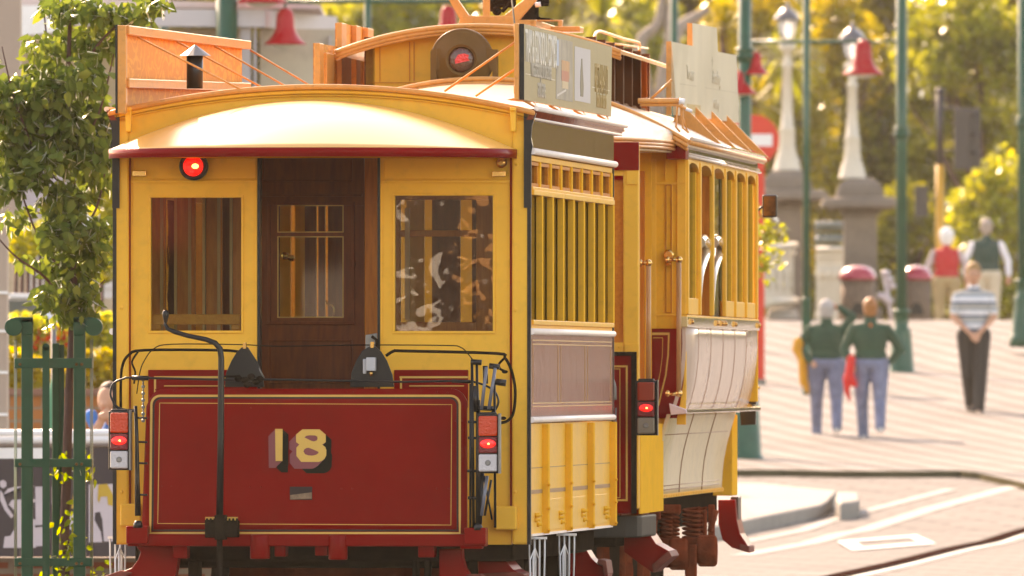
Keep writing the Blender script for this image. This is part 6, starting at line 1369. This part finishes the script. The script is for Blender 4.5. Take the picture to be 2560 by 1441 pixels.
# ================================================================== PEOPLE
SKIN=mat('skin',(.55,.27,.16),.5,var=.08,vs=8); 
def cap(k,p0,p1,r0,r1,n=12):
    p0=Vector(p0);p1=Vector(p1); d=(p1-p0); L=d.length; d.normalize(); P=[];R_=[]
    for i in range(5): a=-math.pi/2+math.pi/2*i/4; P.append(p0+d*math.sin(a)*r0); R_.append(max(.001,r0*math.cos(a)))
    for i in range(1,5): a=math.pi/2*i/4; P.append(p1+d*math.sin(a)*r1); R_.append(max(.001,r1*math.cos(a)))
    k.tube(P,R_,n)
def finish(k,name,m,par,vox=.014,it=3):
    o=k.build(name,m,par); r_=o.modifiers.new('remesh','REMESH'); r_.mode='VOXEL'; r_.voxel_size=vox; r_.use_smooth_shade=True
    s2=o.modifiers.new('smooth','SMOOTH'); s2.iterations=it; s2.factor=.6; return o
def person(lab,px,py,Y,hgt,face,top,legs,shoe,hair,longsl,armL,armR,hips=.0,legL=(0,0),legR=(0,0),hairvol=1.0,vest=None,sleeve_m=None,neckdx=0,build_=1.0):
    """joints are given in metres of a 1.75 m figure: x right in the photo, y depth (negative towards the camera), z up"""
    p=at(px,py,Y); t=thing('person',lab,'person',(p.x,Y,p.z)); S=hgt/1.75
    fy=-1 if face else 1     # direction the front of the body points along y
    hipz=.92; hw=.095*build_; shz=1.41; sw=.185*min(build_,1.1)
    body=MB(); 
    hip=[Vector((-hw,0,hipz)),Vector((hw,0,hipz))]
    kn=[Vector((-hw-.005+legL[0]*.5,fy*.03+legL[1]*.3,.49)),Vector((hw+.005+legR[0]*.5,fy*.03+legR[1]*.3,.49))]
    an=[Vector((-hw+legL[0],legL[1],.09+(legL[2] if len(legL)>2 else 0))),Vector((hw+legR[0],legR[1],.09+(legR[2] if len(legR)>2 else 0)))]
    for i in (0,1): cap(body,hip[i],kn[i],.078,.052); cap(body,kn[i],an[i],.050,.036); cap(body,an[i]+Vector((0,0,-.02)),an[i]+Vector((0,fy*.12,-.055)),.035,.028)
    body.ball((0,0,1.0),(.155*build_,.105,.14),14,10); body.ball((0,0,1.22),(.155*build_,.105,.2),14,10); cap(body,(-sw*.55,0,1.375),(sw*.55,0,1.375),.06,.06); body.ball((0,fy*.01,1.30),(.155*build_,.10,.12),14,10)
    cap(body,(0,0,1.42),(neckdx*.5,fy*.01,1.54),.055,.05)
    hc_=Vector((neckdx,fy*.015,1.635)); body.ball(hc_,(.080,.098,.112),16,12); body.ball(hc_+Vector((0,fy*.035,-.07)),(.056,.062,.052),12,8)
    body.ball(hc_+Vector((0,fy*.103,-.02)),(.015,.02,.024),8,6)
    for s in (-1,1): body.ball(hc_+Vector((s*.083,0,-.01)),(.012,.018,.03),8,6)
    arms=[]
    for sgn,A in ((-1,armL),(1,armR)):
        sh=Vector((sgn*sw,0,shz-.03)); el=Vector(A[0]); wr=Vector(A[1]); hd=Vector(A[2]); arms.append((sh,el,wr,hd))
        cap(body,sh,el,.048,.040); cap(body,el,wr,.039,.027); pm=wr.lerp(hd,.5); cap(body,wr,hd,.026,.030)
        d=(hd-wr).normalized(); side=d.cross(Vector((0,1,0))); side=side.normalized() if side.length>.1 else Vector((1,0,0))
        for j in range(4): o_=side*(-.03+.02*j); cap(body,hd+o_*.9,hd+o_+d*(.055+.012*(1.5-abs(j-1.5)))+Vector((0,-fy*-.012,0)),.0105,.009,8)
        cap(body,wr.lerp(hd,.3)+side*.02,wr.lerp(hd,.9)+side*.055,.012,.010,8)
    finish(body,'body',SKIN,t,.012)
    # face
    if face:
        k=MB()
        for s in (-1,1): k.ball(hc_+Vector((s*.03,fy*.09,.008)),(.014,.008,.007),8,6)
        k.build('eyes',BLACK,t); k=MB(); k.ball(hc_+Vector((0,fy*.094,-.066)),(.024,.008,.007),10,6); k.build('mouth',mat('lips',(.35,.10,.07),.5),t)
    # hair
    k=MB(); hv=hairvol
    k.ball(hc_+Vector((0,-fy*(.020 if not face else .022),(.035 if not face else .050))),(.092*hv,(.100 if not face else .108)*hv,.104*hv),16,12)
    if not face: k.ball(hc_+Vector((0,-fy*.04,-.035)),(.082*hv,.068*hv,.08*hv),12,8)
    else:
        for s in (-1,1): k.ball(hc_+Vector((s*.072,-fy*.02,.03)),(.022,.06,.05),8,6)
    hr=finish(k,'hair',hair,t,.012,2)
    # trousers
    k=MB()
    for i in (0,1): cap(k,hip[i]+Vector((0,0,.02)),kn[i],.108*build_,.084); cap(k,kn[i],an[i]+Vector((0,0,-.01)),.082,.070)
    k.ball((0,-fy*.01,.97),(.175*build_,.128,.13),14,10); finish(k,'trousers',legs,t,.014)
    # top
    k=MB(); k.ball((0,0,1.22),(.178*build_,.13,.23),14,10); k.ball((0,0,1.05),(.178*build_,.135,.14),14,10); cap(k,(-sw*.62,0,1.385),(sw*.62,0,1.385),.078,.078); k.ball((0,fy*.01,1.31),(.19*build_,.13,.15),14,10); cap(k,(0,0,1.40),(neckdx*.3,0,1.475 if face or vest is not None else 1.53),.095,.072)
    if vest is None:
        for sh,el,wr,hd in arms:
            if longsl: cap(k,sh,el,.072,.060); cap(k,el,wr,.060,.044)
            else: cap(k,sh,sh.lerp(el,.7),.064,.062)
    tp=finish(k,'top',top,t,.014)
    if sleeve_m:
        k=MB()
        for sh,el,wr,hd in arms: cap(k,sh,el,.062,.054); cap(k,el,el.lerp(wr,vest),.053,.045)
        finish(k,'sleeves',sleeve_m,t,.014)
    k=MB()
    for i in (0,1): a=an[i]; cap(k,a+Vector((0,-fy*.04,-.045)),a+Vector((0,fy*.15,-.052)),.040,.034); cap(k,a+Vector((0,0,0)),a+Vector((0,0,-.04)),.045,.045)
    finish(k,'shoes',shoe,t,.012)
    t.scale=(S,S,S); return t
JEAN=mat('faded blue jeans',(.17,.19,.27),.85,var=.35,vs=9,bump=.3,bs=20); FLEECE=mat('dark green fleece',(.020,.065,.035),.9,var=.2,vs=6,bump=.4,bs=18); HGREY=mat('grey hair',(.42,.38,.34),.7,var=.2,vs=20,bump=.5,bs=60); HAUB=mat('auburn hair',(.36,.13,.03),.45,var=.25,vs=20,bump=.5,bs=60); SHOE=mat('white trainers',(.6,.57,.52),.6,var=.1)
A=person('grey haired walker in dark green fleece and jeans, right hand raised to the head',2066,1098,188,1.62,False,FLEECE,JEAN,SHOE,HGREY,True,((-.36,.05,1.16),(-.20,-.10,.98),(-.17,-.14,.95)),((.33,.02,1.55),(.17,.05,1.67),(.10,.05,1.69)),legL=(-.0,.22),legR=(.01,-.30,.07),hairvol=1.08,build_=1.24)
k=MB(); k.ball((-.36,-.03,1.20),(.07,.06,.10)); cap(k,(-.38,-.02,1.14),(-.31,-.02,1.02),.06,.06); cap(k,(-.30,-.02,1.02),(-.29,0,.72),.065,.06); cap(k,(-.27,0,.7),(-.24,0,.60),.05,.03); j=finish(k,'yellow_jacket',mat('golden yellow jacket cloth',(.70,.30,.02),.7,bump=.4,bs=14,var=.1),None,.014); j.name='carried_jacket'; j.parent=None; j.location=A.location; j.scale=A.scale; tag(j,'golden yellow jacket carried under the left arm of the grey haired walker','jacket')
B_=person('auburn haired person in a dark green fleece and jeans walking away, hand on hip',2176,1104,187,1.66,False,FLEECE,JEAN,SHOE,HAUB,True,((-.32,.0,1.14),(-.25,-.12,.95),(-.23,-.14,.90)),((.37,.05,1.14),(.24,.04,.98),(.17,.02,.98)),legL=(.03,.20),legR=(.0,-.32,.10),hairvol=1.04,build_=1.18)
k=MB(); k.ball(Vector((0,-.128,1.43)),(.018,.01,.022)); k.build('orange_tag',mat('orange label',(.7,.15,.02),.6),B_)
k=MB(); cap(k,(-.24,-.14,1.02),(-.27,-.14,.78),.055,.065); cap(k,(-.29,-.14,.78),(-.29,-.14,.60),.055,.035); cap(k,(-.25,-.14,.8),(-.20,-.14,.70),.05,.04); cap(k,(-.29,-.14,.62),(-.26,-.14,.52),.032,.025); j=finish(k,'carried_jacket',mat('bright red jacket cloth',(.72,.015,.01),.6,bump=.4,bs=14,var=.1),None,.014); j.location=B_.location; j.scale=B_.scale; tag(j,'bright red jacket hanging from the left hand of the auburn haired walker','jacket')
# striped shirt
m=mat('striped shirt cloth',(.5,.5,.5),.8,var=.05); nt=m.node_tree; b=nt.nodes['Principled BSDF']; tc=_n(nt,'ShaderNodeTexCoord'); sx_=_n(nt,'ShaderNodeSeparateXYZ'); nt.links.new(tc.outputs['Object'],sx_.inputs[0]); ma=_n(nt,'ShaderNodeMath',operation='MULTIPLY'); ma.inputs[1].default_value=1/.155; nt.links.new(sx_.outputs[2],ma.inputs[0]); fr2=_n(nt,'ShaderNodeMath',operation='FRACT'); nt.links.new(ma.outputs[0],fr2.inputs[0]); cr=_n(nt,'ShaderNodeValToRGB'); nt.links.new(fr2.outputs[0],cr.inputs[0]); cr.color_ramp.interpolation='CONSTANT'
e=cr.color_ramp.elements; e[0].position=0; e[0].color=(.36,.36,.33,1); e[1].position=.38; e[1].color=(.07,.11,.17,1); 
for ps,c_ in ((.55,(.70,.70,.70,1)),(.85,(.30,.36,.40,1))): q_=e.new(ps); q_.color=c_
nt.links.new(cr.outputs[0],b.inputs['Base Color'])
person('young man in a striped T-shirt and dark trousers walking towards the camera, hands clasped',2434,1043,195,1.86,True,m,mat('dark charcoal trousers',(.035,.027,.022),.8,var=.15,bump=.3,bs=14),mat('brown shoes',(.05,.035,.025),.5),mat('short sandy blond hair',(.36,.19,.06),.6,var=.3,bump=.4,bs=60),False,((-.235,-.03,1.15),(-.06,-.20,.97),(.0,-.22,.91)),((.235,-.03,1.15),(.08,-.20,.98),(.02,-.21,.93)),legL=(.07,.22,.05),legR=(-.04,-.16),hairvol=.97,build_=1.0)
KHA=mat('khaki cotton trousers',(.42,.30,.15),.8,var=.12,bump=.3,bs=14); CRM=mat('pale cream trousers',(.58,.50,.36),.8,var=.08,bump=.3,bs=14)
person('white haired woman in a red quilted vest and khaki trousers beyond the crest',2367,853,235,1.63,False,mat('red quilted vest cloth',(.55,.015,.015),.6,var=.12,bump=.5,bs=10),KHA,SHOE,mat('fluffy white hair',(.85,.82,.76),.8,var=.05,bump=.4,bs=40),True,((-.30,.0,1.16),(-.31,-.04,.92),(-.31,-.05,.86)),((.30,.0,1.16),(.31,-.04,.92),(.31,-.05,.86)),hairvol=1.28,vest=.15,sleeve_m=mat('pale patterned sleeves',(.50,.40,.38),.8,var=.4,vs=12),build_=1.15)
person('grey haired man in a dark green vest over a white shirt beyond the crest',2466,853,237,1.80,False,mat('dark green vest cloth',(.012,.05,.035),.7,var=.12),CRM,SHOE,mat('thin grey hair',(.42,.33,.26),.7,var=.2,bump=.3,bs=40),True,((-.31,.0,1.15),(-.30,-.04,.92),(-.29,-.05,.86)),((.31,.0,1.15),(.32,-.04,.93),(.31,-.05,.87)),hairvol=1.0,vest=.85,sleeve_m=mat('white shirt cloth',(.78,.76,.76),.7,var=.04),build_=1.12)
# seated child behind the banner, head on hand
p=at(268,1100,110); t=thing('person','brown haired child in a blue shirt resting chin on hand behind the banner','person',(p.x,110,p.z-.3)); sc_=110/F
C=lambda x,y,d=0:Vector((at(x,y,110).x-p.x,d,at(x,y,110).z-p.z+.3))
k=MB(); k.ball(C(270,1000),(.075,.09,.105),16,12); k.ball(C(262,1012,-.06),(.03,.04,.04)); cap(k,C(276,1040,.05),C(290,1075,.08),.05,.06); cap(k,C(235,1085,-.08),C(262,1040,-.09),.035,.028); cap(k,C(255,1042,-.10),C(272,1030,-.10),.028,.02); cap(k,C(262,1046,-.11),C(280,1040,-.11),.014,.012); cap(k,C(235,1085,-.08),C(300,1110,0),.04,.05); k.ball(C(300,1120,.1),(.15,.1,.2))
finish(k,'body',SKIN,t,.010); k=MB(); k.ball(C(275,985,.02),(.085,.09,.09)); k.ball(C(285,1000,.05),(.07,.06,.09)); finish(k,'hair',mat('dark brown hair',(.06,.03,.015),.6,bump=.4,bs=50),t,.012,1)
k=MB(); k.ball(C(305,1110,.1),(.17,.12,.24)); cap(k,C(228,1040,0),C(240,1065,-.03),.05,.05); k.ball(C(300,1170,.1),(.16,.12,.25)); finish(k,'shirt',mat('blue shirt cloth',(.02,.18,.50),.7),t,.014)
p=at(134,1140,111); t=thing('cafe_umbrella','folded green and red parasol behind the banner rails','parasol',(p.x,111,0))
k=MB(); k.lathe([(.01,1.62),(.03,1.5),(.06,1.1),(.05,1.05)],(0,0,-.05),n=12); k.build('canopy',mat('sea green canvas',(.03,.25,.13),.6),t); k=MB(); k.lathe([(.045,.8),(.05,.95),(.045,1.0)],(.02,0,0),n=10); k.build('red_band',mat('red canvas',(.5,.02,.02),.6),t); k=MB(); k.tube([(0,0,0),(0,0,1.9)],.018,8); k.build('pole',STEEL,t)
# plant beside the mirror
p=at(1890,600,150); t=thing('hanging_plant','bright green leafy sprig beside the wing mirror of the larger tram','plant',(p.x,150,p.z)); rng=np.random.default_rng(8); s_=150/F
P=np.concatenate([np.array([dx*s_,0,-dz*s_])+rng.normal(size=(n,3))*np.array([rx*s_,.05,rz_*s_]) for dx,dz,rx,rz_,n in ((18,-25,22,22,90),(45,-10,16,14,26),(65,-10,8,10,12),(20,55,22,18,70),(-5,0,14,50,50))])
leaves('leaves',P,.075,LBRT,t,rng,droop=.3,shape='leaf'); k=MB(); k.tube(smooth([(-.1,.05,-1.6),(-.05,.05,-.3),(.1,.05,.05),(.25,0,.02)]),.012,6); k.tube(smooth([(-.1,.05,-.4),(0,.05,-.25),(.1,0,-.3)]),.01,6); k.build('stem',BARK,t)
# ================================================================== split meshes that hold several separate pieces into parts of their own
KEEP={'rivets','crown','leaves','low_leaves','foliage','petals','woodland','numeral_eight','numeral_one','lettering','faded_lettering','coil_spring','stems','spiky_head','hair','body','top','trousers','shoes','sleeves','panel_moulding','screw_cap','board_seam','rail_clamp','iron_cresting','moulding','weatherboards','brake_bracket','skirt_seam','road','pavement','kerb','safety_chain','wheel','trolley_base','crack','trunk','cap','plate_clip','joint','bare_branch','black_shade','plum_shade','window_lining','bolt_head','clerestory_window_frame'}
def islands(me):
    n=len(me.vertices); par=list(range(n))
    def fd(i):
        while par[i]!=i: par[i]=par[par[i]]; i=par[i]
        return i
    for e in me.edges: a,b=fd(e.vertices[0]),fd(e.vertices[1]); par[a]=b
    g={}
    for i in range(n): g.setdefault(fd(i),[]).append(i)
    return list(g.values())
for o in [o for o in bpy.data.objects if o.type=='MESH']:
    nm=o.name.split('.')[0]
    if nm in KEEP or o.get('kind') or o.parent is None or len(o.data.vertices)>2500 or any(m.type in('REMESH',) for m in o.modifiers): continue
    isl=islands(o.data)
    if len(isl)<2 or len(isl)>80: continue
    bbs=[]
    for g in isl:
        c=[o.data.vertices[i].co for i in g]; bbs.append([[min(v[a] for v in c)-.004 for a in range(3)],[max(v[a] for v in c)+.004 for a in range(3)],g])
    ch=True
    while ch:
        ch=False
        for i in range(len(bbs)):
            for j in range(i+1,len(bbs)):
                A_,Bb=bbs[i],bbs[j]
                if all(A_[0][a]<=Bb[1][a] and Bb[0][a]<=A_[1][a] for a in range(3)):
                    bbs[i]=[[min(A_[0][a],Bb[0][a]) for a in range(3)],[max(A_[1][a],Bb[1][a]) for a in range(3)],A_[2]+Bb[2]]; del bbs[j]; ch=True; break
            if ch: break
    if len(bbs)<2: continue
    base=o.data
    for n_,(_,_,g) in enumerate(bbs):
        keep=set(g); b2=bmesh.new(); b2.from_mesh(base); b2.verts.ensure_lookup_table()
        bmesh.ops.delete(b2,geom=[v for v in b2.verts if v.index not in keep],context='VERTS'); me=bpy.data.meshes.new(nm); b2.to_mesh(me); b2.free()
        if not me.materials: me.materials.append(base.materials[0])
        if n_==0: first=me
        else:
            c=o.copy(); c.data=me; COL.objects.link(c)
    o.data=first
